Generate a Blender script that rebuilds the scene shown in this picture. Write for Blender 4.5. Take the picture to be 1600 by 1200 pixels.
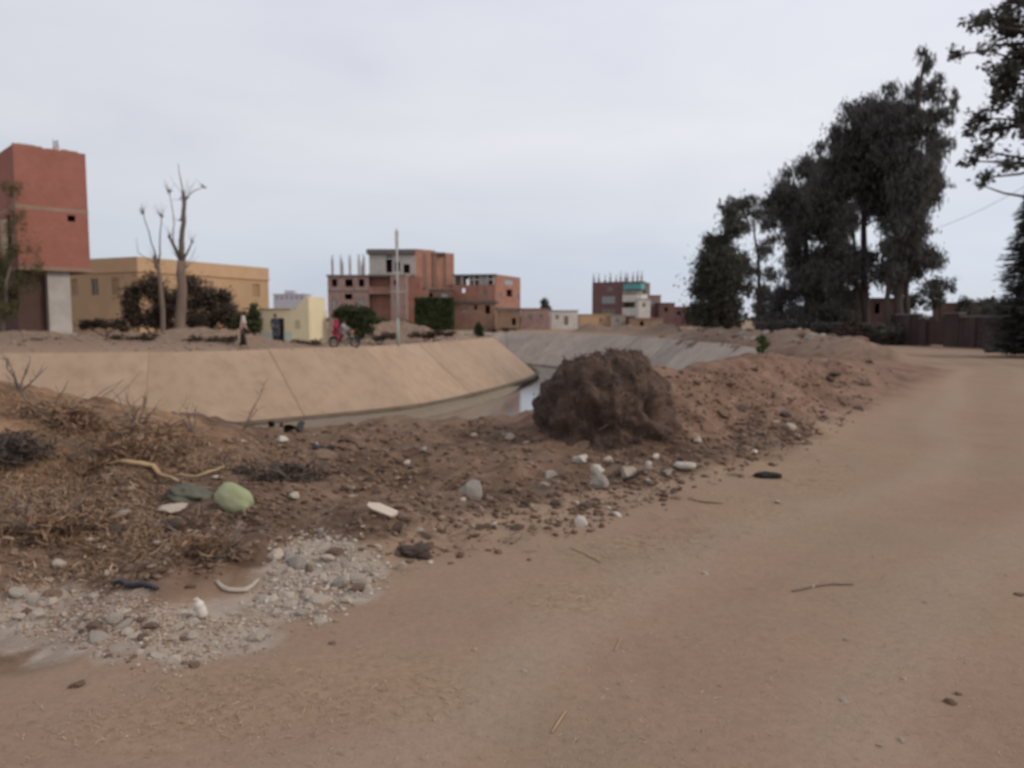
import bpy, math, random
import numpy as np
from mathutils import Vector, Matrix

for o in list(bpy.data.objects):
    bpy.data.objects.remove(o)
SC = bpy.context.scene
COL = SC.collection
R = math.radians
random.seed(7)
RNG = np.random.default_rng(11)

# ---------------------------------------------------------------- camera
CAM_Z = 1.6
FPX = 1200.0                       # focal length in pixels of the 1600 px wide frame
TILT = math.atan2(100.0, FPX)      # horizon 100 px above the frame centre
cam_d = bpy.data.cameras.new('camera')
cam = bpy.data.objects.new('camera', cam_d)
COL.objects.link(cam)
cam.location = (0, 0, CAM_Z)
cam.rotation_euler = (R(90) - TILT, 0, 0)
cam_d.sensor_width = 36.0
cam_d.lens = 36.0 * FPX / 1600.0
cam_d.clip_start = 0.05
cam_d.clip_end = 9000
cam_d.dof.use_dof = True           # a phone lens left focused close: all of the scene is a little soft
cam_d.dof.focus_distance = 1.0
cam_d.dof.aperture_fstop = 5.8
SC.camera = cam

# ---------------------------------------------------------------- world, sun, exposure
SUN_EL, SUN_AZ = R(36), R(108)      # azimuth clockwise from +Y (the view direction)
wd = bpy.data.worlds.new('World')
SC.world = wd
wd.use_nodes = True
nt = wd.node_tree
nt.nodes.clear()
def N(tree, t, **kw):
    n = tree.nodes.new(t)
    for k, v in kw.items():
        if k == 'ins':
            for i, val in v.items():
                n.inputs[i].default_value = val
        else:
            setattr(n, k, v)
    return n
def ramp(n, stops):
    cr = n.color_ramp
    while len(cr.elements) > 1:
        cr.elements.remove(cr.elements[-1])
    cr.elements[0].position = stops[0][0]
    cr.elements[0].color = (*stops[0][1], 1)
    for p, c in stops[1:]:
        cr.elements.new(p).color = (*c, 1)
L = nt.links.new
sky = N(nt, 'ShaderNodeTexSky', sky_type='NISHITA', sun_disc=False, sun_elevation=SUN_EL, sun_rotation=SUN_AZ,
        air_density=1.2, dust_density=3.0, ozone_density=1.0)
tc = N(nt, 'ShaderNodeTexCoord')
sep = N(nt, 'ShaderNodeSeparateXYZ'); L(tc.outputs['Generated'], sep.inputs[0])
# thin overcast: a cloud layer whose tone follows height above the horizon, with soft streaks
grad = N(nt, 'ShaderNodeValToRGB')
ramp(grad, [(0.0, (6.6, 7.0, 7.7)), (0.06, (6.6, 7.2, 8.2)), (0.13, (7.3, 7.6, 8.3)), (0.22, (8.05, 8.15, 8.65)), (0.35, (7.95, 8.05, 8.75)), (0.6, (7.2, 7.35, 8.0)), (1.0, (6.8, 7.0, 7.5))])
L(sep.outputs['Z'], grad.inputs[0])
mp = N(nt, 'ShaderNodeMapping'); mp.inputs['Scale'].default_value = (1.0, 1.0, 3.4)
L(tc.outputs['Generated'], mp.inputs[0])
nz = N(nt, 'ShaderNodeTexNoise', ins={'Scale': 2.3, 'Detail': 5.0, 'Roughness': 0.5, 'Distortion': 0.3})
L(mp.outputs[0], nz.inputs['Vector'])
cl = N(nt, 'ShaderNodeValToRGB')
ramp(cl, [(0.30, (0.90, 0.915, 0.96)), (0.47, (1.0, 1.0, 1.01)), (0.66, (1.07, 1.06, 1.055))])
L(nz.outputs[0], cl.inputs[0])
mul = N(nt, 'ShaderNodeMix', data_type='RGBA', blend_type='MULTIPLY'); mul.inputs[0].default_value = 1
L(grad.outputs[0], mul.inputs[6]); L(cl.outputs[0], mul.inputs[7])
# thin cloud is a little brighter on the side of the sky where the sun stands
side = N(nt, 'ShaderNodeMapRange', ins={1: -0.6, 2: 0.6, 3: 0.90, 4: 1.09}); L(sep.outputs['X'], side.inputs[0])
lit = N(nt, 'ShaderNodeVectorMath', operation='SCALE'); L(mul.outputs[2], lit.inputs[0]); L(side.outputs[0], lit.inputs['Scale'])
mx = N(nt, 'ShaderNodeMix', data_type='RGBA'); mx.inputs[0].default_value = 0.88
L(sky.outputs[0], mx.inputs[6]); L(lit.outputs[0], mx.inputs[7])
bg = N(nt, 'ShaderNodeBackground'); bg.inputs['Strength'].default_value = 0.1
L(mx.outputs[2], bg.inputs[0])
wo = N(nt, 'ShaderNodeOutputWorld'); L(bg.outputs[0], wo.inputs[0])

sun_d = bpy.data.lights.new('sun', 'SUN')
sun = bpy.data.objects.new('sun', sun_d)
COL.objects.link(sun)
sun_d.energy = 1.4
sun_d.angle = R(12)
sun_d.color = (1.0, 0.90, 0.78)
sdir = Vector((math.sin(SUN_AZ) * math.cos(SUN_EL), math.cos(SUN_AZ) * math.cos(SUN_EL), math.sin(SUN_EL)))
sun.rotation_euler = (-sdir).to_track_quat('-Z', 'Y').to_euler()

SC.render.engine = 'CYCLES'
vs = SC.view_settings
vs.view_transform = 'Standard'
vs.look = 'None'
vs.exposure = 0.0
vs.gamma = 1.0
vs.use_curve_mapping = False
SC.cycles.use_denoising = True
SC.cycles.max_bounces = 6

# ---------------------------------------------------------------- pixel -> world helpers (1600x1200 frame)
CT, ST = math.cos(TILT), math.sin(TILT)
def ray(px, py):
    u = (px - 800) / FPX; v = (600 - py) / FPX
    return np.array([u, CT + v * ST, -ST + v * CT])
def W(px, py, Y):
    """the point at depth Y seen at a pixel"""
    d = ray(px, py)
    d = d * (Y / d[1])
    return Vector((d[0], d[1], CAM_Z + d[2]))

# ---------------------------------------------------------------- naming, linking
def tag(o, label=None, cat=None, group=None, kind=None):
    if label: o['label'] = label
    if cat: o['category'] = cat
    if group: o['group'] = group
    if kind: o['kind'] = kind
    return o
def empty(name, loc=(0, 0, 0), rz=0.0):
    o = bpy.data.objects.new(name, None)
    o.empty_display_size = 0.2
    COL.objects.link(o)
    o.location = loc
    o.rotation_euler = (0, 0, rz)
    return o
def link(name, me, parent=None, loc=None, rot=None):
    o = bpy.data.objects.new(name, me)
    COL.objects.link(o)
    if parent: o.parent = parent
    if loc is not None: o.location = loc
    if rot is not None: o.rotation_euler = rot
    return o
def mesh_np(name, v, f, mat=None, smooth=False):
    """v (n,3); f (m,k) all faces the same size"""
    me = bpy.data.meshes.new(name)
    v = np.asarray(v, np.float32); f = np.asarray(f, np.int32)
    k = f.shape[1]
    me.vertices.add(len(v)); me.vertices.foreach_set('co', v.ravel())
    me.loops.add(f.size); me.loops.foreach_set('vertex_index', f.ravel())
    me.polygons.add(len(f))
    me.polygons.foreach_set('loop_start', np.arange(0, f.size, k, dtype=np.int32))
    me.polygons.foreach_set('loop_total', np.full(len(f), k, np.int32))
    if smooth: me.polygons.foreach_set('use_smooth', np.ones(len(f), bool))
    me.update(calc_edges=True)
    if mat: me.materials.append(mat)
    return me
class MB:
    """collects shapes, builds ONE mesh object"""
    def __init__(s): s.v = []; s.f = []
    def add(s, vs, fs):
        b = len(s.v); s.v += [tuple(v) for v in vs]; s.f += [tuple(i + b for i in f) for f in fs]
        return s
    def box(s, x0, x1, y0, y1, z0, z1):
        return s.add([(x0,y0,z0),(x1,y0,z0),(x1,y1,z0),(x0,y1,z0),(x0,y0,z1),(x1,y0,z1),(x1,y1,z1),(x0,y1,z1)],
                     [(0,3,2,1),(4,5,6,7),(0,1,5,4),(1,2,6,5),(2,3,7,6),(3,0,4,7)])
    def tube(s, path, rad, n=8, cap=True, flat=1.0):
        path = [Vector(p) for p in path]
        if not isinstance(rad, (list, tuple)): rad = [rad] * len(path)
        vs = []; fs = []
        prev = None
        for i, p in enumerate(path):
            d = (path[min(i+1, len(path)-1)] - path[max(i-1, 0)])
            if d.length < 1e-9: d = Vector((0,0,1))
            d.normalize()
            if prev is None:
                a = Vector((1,0,0)) if abs(d.x) < 0.9 else Vector((0,1,0))
            else: a = prev
            a = (a - d * a.dot(d)).normalized(); prev = a
            b = d.cross(a)
            for k in range(n):
                t = 2 * math.pi * k / n
                vs.append(p + (a * math.cos(t) + b * (math.sin(t) * flat)) * rad[i])
        for i in range(len(path) - 1):
            for k in range(n):
                k2 = (k + 1) % n
                fs.append((i*n+k, i*n+k2, (i+1)*n+k2, (i+1)*n+k))
        if cap:
            fs.append(tuple(reversed(range(n)))); fs.append(tuple((len(path)-1)*n + k for k in range(n)))
        return s.add(vs, fs)
    def lathe(s, prof, n=16, c=(0,0,0), sx=1.0, sy=1.0):
        vs = []; fs = []
        for r, z in prof:
            for k in range(n):
                t = 2*math.pi*k/n
                vs.append((c[0]+math.cos(t)*r*sx, c[1]+math.sin(t)*r*sy, c[2]+z))
        for i in range(len(prof)-1):
            for k in range(n):
                k2 = (k+1) % n
                fs.append((i*n+k, i*n+k2, (i+1)*n+k2, (i+1)*n+k))
        fs.append(tuple(reversed(range(n)))); fs.append(tuple((len(prof)-1)*n+k for k in range(n)))
        return s.add(vs, fs)
    def build(s, name, mat, parent=None, smooth=False, loc=None, rot=None):
        me = bpy.data.meshes.new(name)
        me.from_pydata(s.v, [], s.f)
        if smooth: me.polygons.foreach_set('use_smooth', [True]*len(me.polygons))
        me.update()
        if mat: me.materials.append(mat)
        return link(name, me, parent, loc, rot)
def copy_tree(o, parent=None):
    c = o.copy(); COL.objects.link(c)
    if parent is not None: c.parent = parent
    for ch in o.children: copy_tree(ch, c)
    return c

# ---------------------------------------------------------------- noise
def vnoise(x, y, seed=0):
    xi = np.floor(x).astype(np.int64); yi = np.floor(y).astype(np.int64)
    fx = x - xi; fy = y - yi
    fx = fx*fx*fx*(fx*(fx*6-15)+10); fy = fy*fy*fy*(fy*(fy*6-15)+10)
    def h(a, b):
        n = (a * 374761393 + b * 668265263 + seed * 974634777) & 0xffffffff
        n = ((n ^ (n >> 13)) * 1274126177) & 0xffffffff
        n = (n ^ (n >> 16)) & 0xffffffff
        return n / 4294967295.0 * 2 - 1
    a = h(xi, yi); b = h(xi+1, yi); c = h(xi, yi+1); d = h(xi+1, yi+1)
    return (a*(1-fx)+b*fx)*(1-fy) + (c*(1-fx)+d*fx)*fy
def fbm(x, y, scale, octv=4, seed=0, gain=0.5):
    t = 0; a = 1.0; s = 0
    f = 1.0 / scale
    for i in range(octv):
        t = t + a * vnoise(x*f + 17.3*i, y*f - 9.1*i, seed + i)
        s += a; a *= gain; f *= 2.03
    return t / s
def sst(a, b, x):
    t = np.clip((x - a) / (b - a), 0, 1)
    return t*t*(3-2*t)

# ---------------------------------------------------------------- materials
MATS = {}
def surf(name, ca, cb=None, scale=4.0, rough=0.85, bump=0.0, bscale=None, detail=5.0, cc=None, rand=0.0, metal=0.0,
         stretch=None, spec=0.3, coat=0.0, streak=0.0):
    """noise-mottled paint / stone / earth: base colour ca..cb (and cc in patches), fine bump"""
    m = bpy.data.materials.new(name); m.use_nodes = True
    t = m.node_tree; b = t.nodes['Principled BSDF']; l = t.links.new
    b.inputs['Roughness'].default_value = rough
    b.inputs['Metallic'].default_value = metal
    b.inputs['Specular IOR Level'].default_value = spec
    if coat: b.inputs['Coat Weight'].default_value = coat
    cb = cb or tuple(x * 0.75 for x in ca)
    tc = N(t, 'ShaderNodeTexCoord')
    vec = tc.outputs['Object']
    if rand:
        oi = N(t, 'ShaderNodeObjectInfo')
        va = N(t, 'ShaderNodeVectorMath', operation='SCALE'); va.inputs[0].default_value = (31, 17, 53)
        l(oi.outputs['Random'], va.inputs['Scale'])
        ad = N(t, 'ShaderNodeVectorMath', operation='ADD')
        l(vec, ad.inputs[0]); l(va.outputs[0], ad.inputs[1]); vec = ad.outputs[0]
    if stretch:
        mp = N(t, 'ShaderNodeMapping'); mp.inputs['Scale'].default_value = stretch
        l(vec, mp.inputs[0]); vec = mp.outputs[0]
    n1 = N(t, 'ShaderNodeTexNoise', ins={'Scale': scale, 'Detail': detail, 'Roughness': 0.62})
    l(vec, n1.inputs['Vector'])
    r1 = N(t, 'ShaderNodeValToRGB'); ramp(r1, [(0.32, cb), (0.68, ca)])
    l(n1.outputs[0], r1.inputs[0])
    col = r1.outputs[0]
    if cc:
        n2 = N(t, 'ShaderNodeTexNoise', ins={'Scale': scale * 0.27, 'Detail': 4.0, 'Roughness': 0.6})
        l(vec, n2.inputs['Vector'])
        r2 = N(t, 'ShaderNodeValToRGB'); ramp(r2, [(0.5, (0, 0, 0)), (0.64, (0.8, 0.8, 0.8))])
        l(n2.outputs[0], r2.inputs[0])
        mm = N(t, 'ShaderNodeMix', data_type='RGBA'); mm.inputs[7].default_value = (*cc, 1)
        l(r2.outputs[0], mm.inputs[0]); l(col, mm.inputs[6]); col = mm.outputs[2]
    if streak:
        ms_ = N(t, 'ShaderNodeMapping'); ms_.inputs['Scale'].default_value = (1.6, 1.6, 0.12); l(vec, ms_.inputs[0])
        n3 = N(t, 'ShaderNodeTexNoise', ins={'Scale': 1.0, 'Detail': 7.0, 'Roughness': 0.7}); l(ms_.outputs[0], n3.inputs['Vector'])
        r3 = N(t, 'ShaderNodeValToRGB'); ramp(r3, [(0.34, (1-streak, 1-streak*1.05, 1-streak*1.1)), (0.52, (1,1,1)), (0.7, (1+streak*.35,)*3)]); l(n3.outputs[0], r3.inputs[0])
        m3 = N(t, 'ShaderNodeMix', data_type='RGBA', blend_type='MULTIPLY'); m3.inputs[0].default_value = 1
        l(col, m3.inputs[6]); l(r3.outputs[0], m3.inputs[7]); col = m3.outputs[2]
    if rand:
        hv = N(t, 'ShaderNodeHueSaturation')
        mr = N(t, 'ShaderNodeMapRange', ins={3: 1 - rand, 4: 1 + rand})
        l(oi.outputs['Random'], mr.inputs[0]); l(mr.outputs[0], hv.inputs['Value']); l(col, hv.inputs['Color'])
        col = hv.outputs[0]
    l(col, b.inputs['Base Color'])
    if bump:
        nb = N(t, 'ShaderNodeTexNoise', ins={'Scale': bscale or scale * 4, 'Detail': 6.0, 'Roughness': 0.65})
        l(vec, nb.inputs['Vector'])
        bp = N(t, 'ShaderNodeBump', ins={'Strength': bump, 'Distance': 0.02})
        l(nb.outputs[0], bp.inputs['Height']); l(bp.outputs[0], b.inputs['Normal'])
    MATS[name] = m
    return m
def brick_mat(name, ca, cb, mortar, sc=1.0, stain=0.25):
    m = bpy.data.materials.new(name); m.use_nodes = True
    t = m.node_tree; b = t.nodes['Principled BSDF']; l = t.links.new
    b.inputs['Roughness'].default_value = 0.9
    b.inputs['Specular IOR Level'].default_value = 0.2
    tc = N(t, 'ShaderNodeTexCoord'); sp = N(t, 'ShaderNodeSeparateXYZ'); l(tc.outputs['Object'], sp.inputs[0])
    ad = N(t, 'ShaderNodeMath', operation='ADD'); l(sp.outputs[0], ad.inputs[0]); l(sp.outputs[1], ad.inputs[1])
    cm = N(t, 'ShaderNodeCombineXYZ'); l(ad.outputs[0], cm.inputs[0]); l(sp.outputs[2], cm.inputs[1])
    bt = N(t, 'ShaderNodeTexBrick', ins={'Scale': 1.0 / sc, 'Mortar Size': 0.008, 'Mortar Smooth': 0.3, 'Bias': 0.0,
           'Brick Width': 0.25, 'Row Height': 0.075})
    bt.inputs['Color1'].default_value = (*ca, 1); bt.inputs['Color2'].default_value = (*cb, 1)
    bt.inputs['Mortar'].default_value = (*mortar, 1)
    l(cm.outputs[0], bt.inputs['Vector'])
    n1 = N(t, 'ShaderNodeTexNoise', ins={'Scale': 0.9, 'Detail': 6.0, 'Roughness': 0.65})
    l(tc.outputs['Object'], n1.inputs['Vector'])
    r1 = N(t, 'ShaderNodeValToRGB'); ramp(r1, [(0.3, (1-stain,)*3), (0.7, (1 + stain*0.4,)*3)])
    l(n1.outputs[0], r1.inputs[0])
    mm = N(t, 'ShaderNodeMix', data_type='RGBA', blend_type='MULTIPLY'); mm.inputs[0].default_value = 1
    l(bt.outputs[0], mm.inputs[6]); l(r1.outputs[0], mm.inputs[7])
    l(mm.outputs[2], b.inputs['Base Color'])
    bp = N(t, 'ShaderNodeBump', ins={'Strength': 0.5, 'Distance': 0.01}); bp.invert = True
    l(bt.outputs['Fac'], bp.inputs['Height']); l(bp.outputs[0], b.inputs['Normal'])
    MATS[name] = m
    return m
def leaf_mat(name, ca, cb, scale=0.6, trans=0.15):
    m = bpy.data.materials.new(name); m.use_nodes = True
    t = m.node_tree; b = t.nodes['Principled BSDF']; l = t.links.new
    b.inputs['Roughness'].default_value = 0.75
    b.inputs['Specular IOR Level'].default_value = 0.2
    ge = N(t, 'ShaderNodeNewGeometry')
    n1 = N(t, 'ShaderNodeTexNoise', ins={'Scale': scale, 'Detail': 6.0, 'Roughness': 0.7})
    l(ge.outputs['Position'], n1.inputs['Vector'])
    r1 = N(t, 'ShaderNodeValToRGB'); ramp(r1, [(0.3, cb), (0.7, ca)])
    l(n1.outputs[0], r1.inputs[0]); l(r1.outputs[0], b.inputs['Base Color'])
    if trans:
        tr = N(t, 'ShaderNodeBsdfTranslucent'); l(r1.outputs[0], tr.inputs[0])
        ms = N(t, 'ShaderNodeMixShader'); ms.inputs[0].default_value = trans
        out = t.nodes['Material Output']
        l(b.outputs[0], ms.inputs[1]); l(tr.outputs[0], ms.inputs[2]); l(ms.outputs[0], out.inputs['Surface'])
    MATS[name] = m
    return m

# ================================================================ TERRAIN
DEPTH = 3.4
def smooth_line(pts, step=1.0):
    """Catmull-Rom through pts, resampled"""
    P = [np.array(p, float) for p in pts]
    P = [2*P[0]-P[1]] + P + [2*P[-1]-P[-2]]
    out = []
    for i in range(1, len(P)-2):
        p0, p1, p2, p3 = P[i-1:i+3]
        t0 = 0; t1 = t0 + np.linalg.norm(p1-p0)**0.5; t2 = t1 + np.linalg.norm(p2-p1)**0.5; t3 = t2 + np.linalg.norm(p3-p2)**0.5
        n = max(2, min(14, int(np.linalg.norm(p2-p1) / step)))
        for k in range(n):
            t = t1 + (t2-t1) * k / n
            A1 = (t1-t)/(t1-t0)*p0+(t-t0)/(t1-t0)*p1; A2 = (t2-t)/(t2-t1)*p1+(t-t1)/(t2-t1)*p2; A3 = (t3-t)/(t3-t2)*p2+(t-t2)/(t3-t2)*p3
            B1 = (t2-t)/(t2-t0)*A1+(t-t0)/(t2-t0)*A2; B2 = (t3-t)/(t3-t1)*A2+(t-t1)/(t3-t1)*A3
            out.append((t2-t)/(t2-t1)*B1+(t-t1)/(t2-t1)*B2)
    out.append(P[-2])
    return np.array(out)
def sdist(x, y, line):
    """distance to a polyline and the signed side (left positive)"""
    best = np.full(x.shape, 1e18); side = np.ones(x.shape)
    for (ax, ay), (bx, by) in zip(line[:-1], line[1:]):
        dx, dy = bx-ax, by-ay
        l2 = dx*dx + dy*dy
        t = np.clip(((x-ax)*dx + (y-ay)*dy) / l2, 0, 1)
        ex = x - (ax + t*dx); ey = y - (ay + t*dy)
        d = ex*ex + ey*ey
        m = d < best - 1e-12
        best = np.where(m, d, best)
        side = np.where(m, np.sign(dx*ey - dy*ex), side)
    return np.sqrt(best) * np.where(side == 0, 1, side)
# foot of the far (left) bank, and top of the near (right) bank
BANK_FOOT = smooth_line([(-400,20),(-60,27),(-30,30.5),(-20,32.3),(-14.3,34.3),(-10.8,37),(-5.4,42.9),(-2.5,50),(0,58),(1.6,65),(2.2,72),(1,80),(-5,88),(-20,96),(-60,112),(-400,240)])
CREST = smooth_line([(-400,-10),(-60,6),(-20,9.6),(-12,10.2),(-4.5,10.8),(-3.4,11.5),(-1,12.3),(0,12.5),(2,13.5),(5,17),(8,22.5),(11,29),(12.8,38),(13.7,48),(12.5,62),(11.5,72),(8.5,84),(3,93),(-8,103),(-25,111),(-60,127),(-400,255)])
ROAD_EDGE = smooth_line([(-40,1.6),(-8,2.4),(-3.2,2.9),(-1.45,3.6),(-1.04,4.46),(-0.66,4.9),(0,5.65),(1.14,6.86),(2.3,7.8),(3.35,8.7),(5.4,12),(9.6,19.2),(13.6,25.6),(16.8,34),(18.6,43),(18.5,58),(17.5,75),(14,92),(4,106),(-20,120),(-400,270)], 0.5)
RIDGE = smooth_line([(1.7,11.1),(2.5,11.7),(4.6,14.2),(7.6,19.2),(11.6,24.6)], 0.5)
SPOIL = smooth_line([(14.6,33),(16.2,44),(16.0,60),(14.6,80),(9,92)], 1.0)
def bump_at(x, y, cx, cy, rx, ry, h, rot=0.0, p=2.0):
    c, s = math.cos(rot), math.sin(rot)
    u = ((x-cx)*c + (y-cy)*s) / rx; v = (-(x-cx)*s + (y-cy)*c) / ry
    return h * np.exp(-(u*u + v*v)**(p/2))
def masks(x, y):
    dL = -sdist(x, y, BANK_FOOT)      # positive on the canal side
    dR = sdist(x, y, CREST)           # positive on the canal side
    dE = sdist(x, y, ROAD_EDGE)       # positive on the canal side of the road's edge
    return dL, dR, dE
def slope_w(y):
    return 9.0 + (4.0 - 9.0) * sst(24, 33, y)
def height(x, y, want=False):
    x = np.asarray(x, float); y = np.asarray(y, float)
    dL, dR, dE = masks(x, y)
    inL = np.clip(-dL / 4.0, 0, 1)
    mudw = np.where(y < 37.5, 30.0, np.interp(y, [37.5, 38.6, 40, 43, 46, 50, 52, 60, 66], [5.6, 2.6, 1.9, 1.3, 1.1, 0.9, 0.8, -0.4, -0.8]))
    bed = -DEPTH + 0.12 - 0.42 * sst(0, 1.2, dL - mudw) + 0.06 * fbm(x, y, 2.2, 3, 5)
    zl = np.where(dL > 0, bed, -DEPTH + inL * DEPTH)
    w = slope_w(y)
    inR = np.clip(dR / w, 0, 1)
    rough_slope = 1 - sst(24, 33, y)
    zr = -DEPTH * inR + np.where((dR > 0) & (inR < 1), 0.35 * rough_slope * fbm(x, y, 1.6, 4, 9), 0)
    zr = np.where(inR >= 1, -9, zr)
    z = np.maximum(zl, zr)
    z = np.where((dL > 0) & (inR >= 1), bed, z)
    land_r = dR < 0.0
    near = (y < 32) & (x > -45)
    # rubbish verge between the road and the crest
    edge_n = 0.35 * fbm(x, y, 1.3, 3, 21)
    verge = sst(-0.1, 0.9, dE + edge_n) * (1 - sst(0.0, 1.2, dR)) * (y < 60)
    f1 = fbm(x, y, 1.5, 5, 31, 0.55); f2 = fbm(x, y, 0.42, 4, 37, 0.6)
    rel = 0.05 + 0.22 * f1 + 0.105 * f2
    zz = verge * np.where(y < 32, rel, 0.6 * rel + 0.05)
    # mounds on the verge
    mnoise = 1 + 0.32 * fbm(x, y, 1.1, 4, 44)
    lm = bump_at(x, y, -7.4, 7.9, 2.55, 2.5, 1.36, 0.25) * mnoise
    lm = lm + bump_at(x, y, -3.9, 8.4, 1.4, 1.2, 0.16) * mnoise + bump_at(x, y, -2.2, 7.0, 1.0, 0.8, 0.10)
    rd = np.abs(sdist(x, y, RIDGE))
    hr = np.interp(y, [9.5, 11.5, 13.5, 19, 24.6, 28], [0.35, 0.84, 0.78, 0.52, 0.26, 0.15])
    rm = hr * np.exp(-(rd / np.interp(y, [10, 20], [1.15, 2.0]))**2) * mnoise
    sd = np.abs(sdist(x, y, SPOIL))
    sp = (0.85 + 0.45 * fbm(x, y, 4.0, 3, 51)) * np.exp(-(sd / 1.7)**2) * (1 + 0.3 * fbm(x, y, 1.2, 3, 53)) * (dR < -0.4)
    zz = zz + np.where(near, lm + rm, 0) * (1 - sst(0.2, 2.6, dR)) + sp
    # road: shallow wheel tracks and grain
    road = (1 - verge) * land_r * (dE < 0.4)
    track = np.exp(-((dE + 1.7) / 0.28)**2) + np.exp(-((dE + 3.3) / 0.28)**2)
    zz = zz + road * (0.018 * fbm(x, y, 0.9, 4, 61) + 0.004 * fbm(x, y, 0.12, 3, 63) - 0.022 * track * (y < 40))
    # land beyond the far bank
    bl = sst(4.0, 7.5, -dL) * (dR > 0)
    rise = 0.5 * sst(-8, -22, x)
    zz = zz + bl * (rise + 0.10 * fbm(x, y, 1.8, 4, 71) + 0.03 * fbm(x, y, 0.5, 3, 72))
    far = bump_at(x, y, -8.6, 62, 3.6, 2.2, 1.25) + bump_at(x, y, -12.4, 60, 3.0, 2.0, 0.95) + bump_at(x, y, -5.0, 66, 2.4, 2.0, 0.8)
    far = far + bump_at(x, y, -17.6, 44.6, 3.4, 1.3, 0.75, 0.2) + bump_at(x, y, -26.5, 41.6, 4.0, 1.0, 0.42, 0.05) + bump_at(x, y, -30, 43, 4, 2, .3)
    zz = zz + bl * far * (1 + 0.3 * fbm(x, y, 1.0, 4, 75))
    z = z + zz
    if want:
        return z, dict(dL=dL, dR=dR, dE=dE, verge=verge, lm=lm, rm=rm, sp=sp, bl=bl, road=road, f1=f1)
    return z
def axis(dense0, dense1, ds, mid0, mid1, ms, lo, hi):
    a = list(np.arange(dense0, dense1, ds))
    def grow(start, end_mid, end, sgn):
        out = []; p = start; st = ds
        while (end - p) * sgn > 0:
            inside = (end_mid - p) * sgn > 0
            st = min(st * 1.06, ms) if inside else st * 1.22
            p += st * sgn; out.append(p)
        return out
    return np.array(grow(dense0, mid0, lo, -1)[::-1] + a + grow(a[-1], mid1, hi, 1))
gx = axis(-8.5, 8.0, 0.055, -42, 32, 0.36, -4000, 4000)
gy = axis(1.4, 14.5, 0.055, -2, 108, 0.34, -60, 6000)
GX, GY = np.meshgrid(gx, gy)
GZ, GM = height(GX.ravel(), GY.ravel(), True)
nx, ny = len(gx), len(gy)
gv = np.stack([GX.ravel(), GY.ravel(), GZ], 1)
ii = np.arange(nx*ny).reshape(ny, nx)
gf = np.stack([ii[:-1,:-1].ravel(), ii[:-1,1:].ravel(), ii[1:,1:].ravel(), ii[1:,:-1].ravel()], 1)

# heights read back from the built sheet (fast)
GZ2 = GZ.reshape(ny, nx)
def hgrid(x, y):
    x = np.asarray(x, float); y = np.asarray(y, float)
    i = np.clip(np.searchsorted(gx, x) - 1, 0, nx-2); j = np.clip(np.searchsorted(gy, y) - 1, 0, ny-2)
    fx = (x - gx[i]) / (gx[i+1]-gx[i]); fy = (y - gy[j]) / (gy[j+1]-gy[j])
    return (GZ2[j,i]*(1-fx)+GZ2[j,i+1]*fx)*(1-fy) + (GZ2[j+1,i]*(1-fx)+GZ2[j+1,i+1]*fx)*fy
def H(x, y):
    return float(hgrid(np.array([x]), np.array([y]))[0])
STEPS = np.concatenate([np.arange(1.2, 20, 0.05), np.arange(20, 60, 0.2), np.arange(60, 150, 1.0)])
def march(px, py):
    """ground points under pixels; returns x, y of those that meet the ground"""
    px = np.asarray(px, float); py = np.asarray(py, float)
    u = (px-800)/FPX; v = (600-py)/FPX; dy = CT+v*ST; dz = -ST+v*CT
    n = len(px); y = np.full(n, 149.0); done = np.zeros(n, bool); pg = np.full(n, 1.0); pY = STEPS[0]
    for Yd in STEPS:
        gap = CAM_Z + dz/dy*Yd - hgrid(u/dy*Yd, np.full(n, Yd))
        h_ = (~done) & (gap <= 0)
        t = pg/np.maximum(pg-gap, 1e-9)
        y = np.where(h_, pY + (Yd-pY)*np.clip(t,0,1), y)
        done |= h_; pg = gap; pY = Yd
        if done.all(): break
    return u/dy*y, y, done
def hit(px, py):
    x, y, d = march([px], [py])
    return Vector((x[0], y[0], H(x[0], y[0])))
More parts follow.
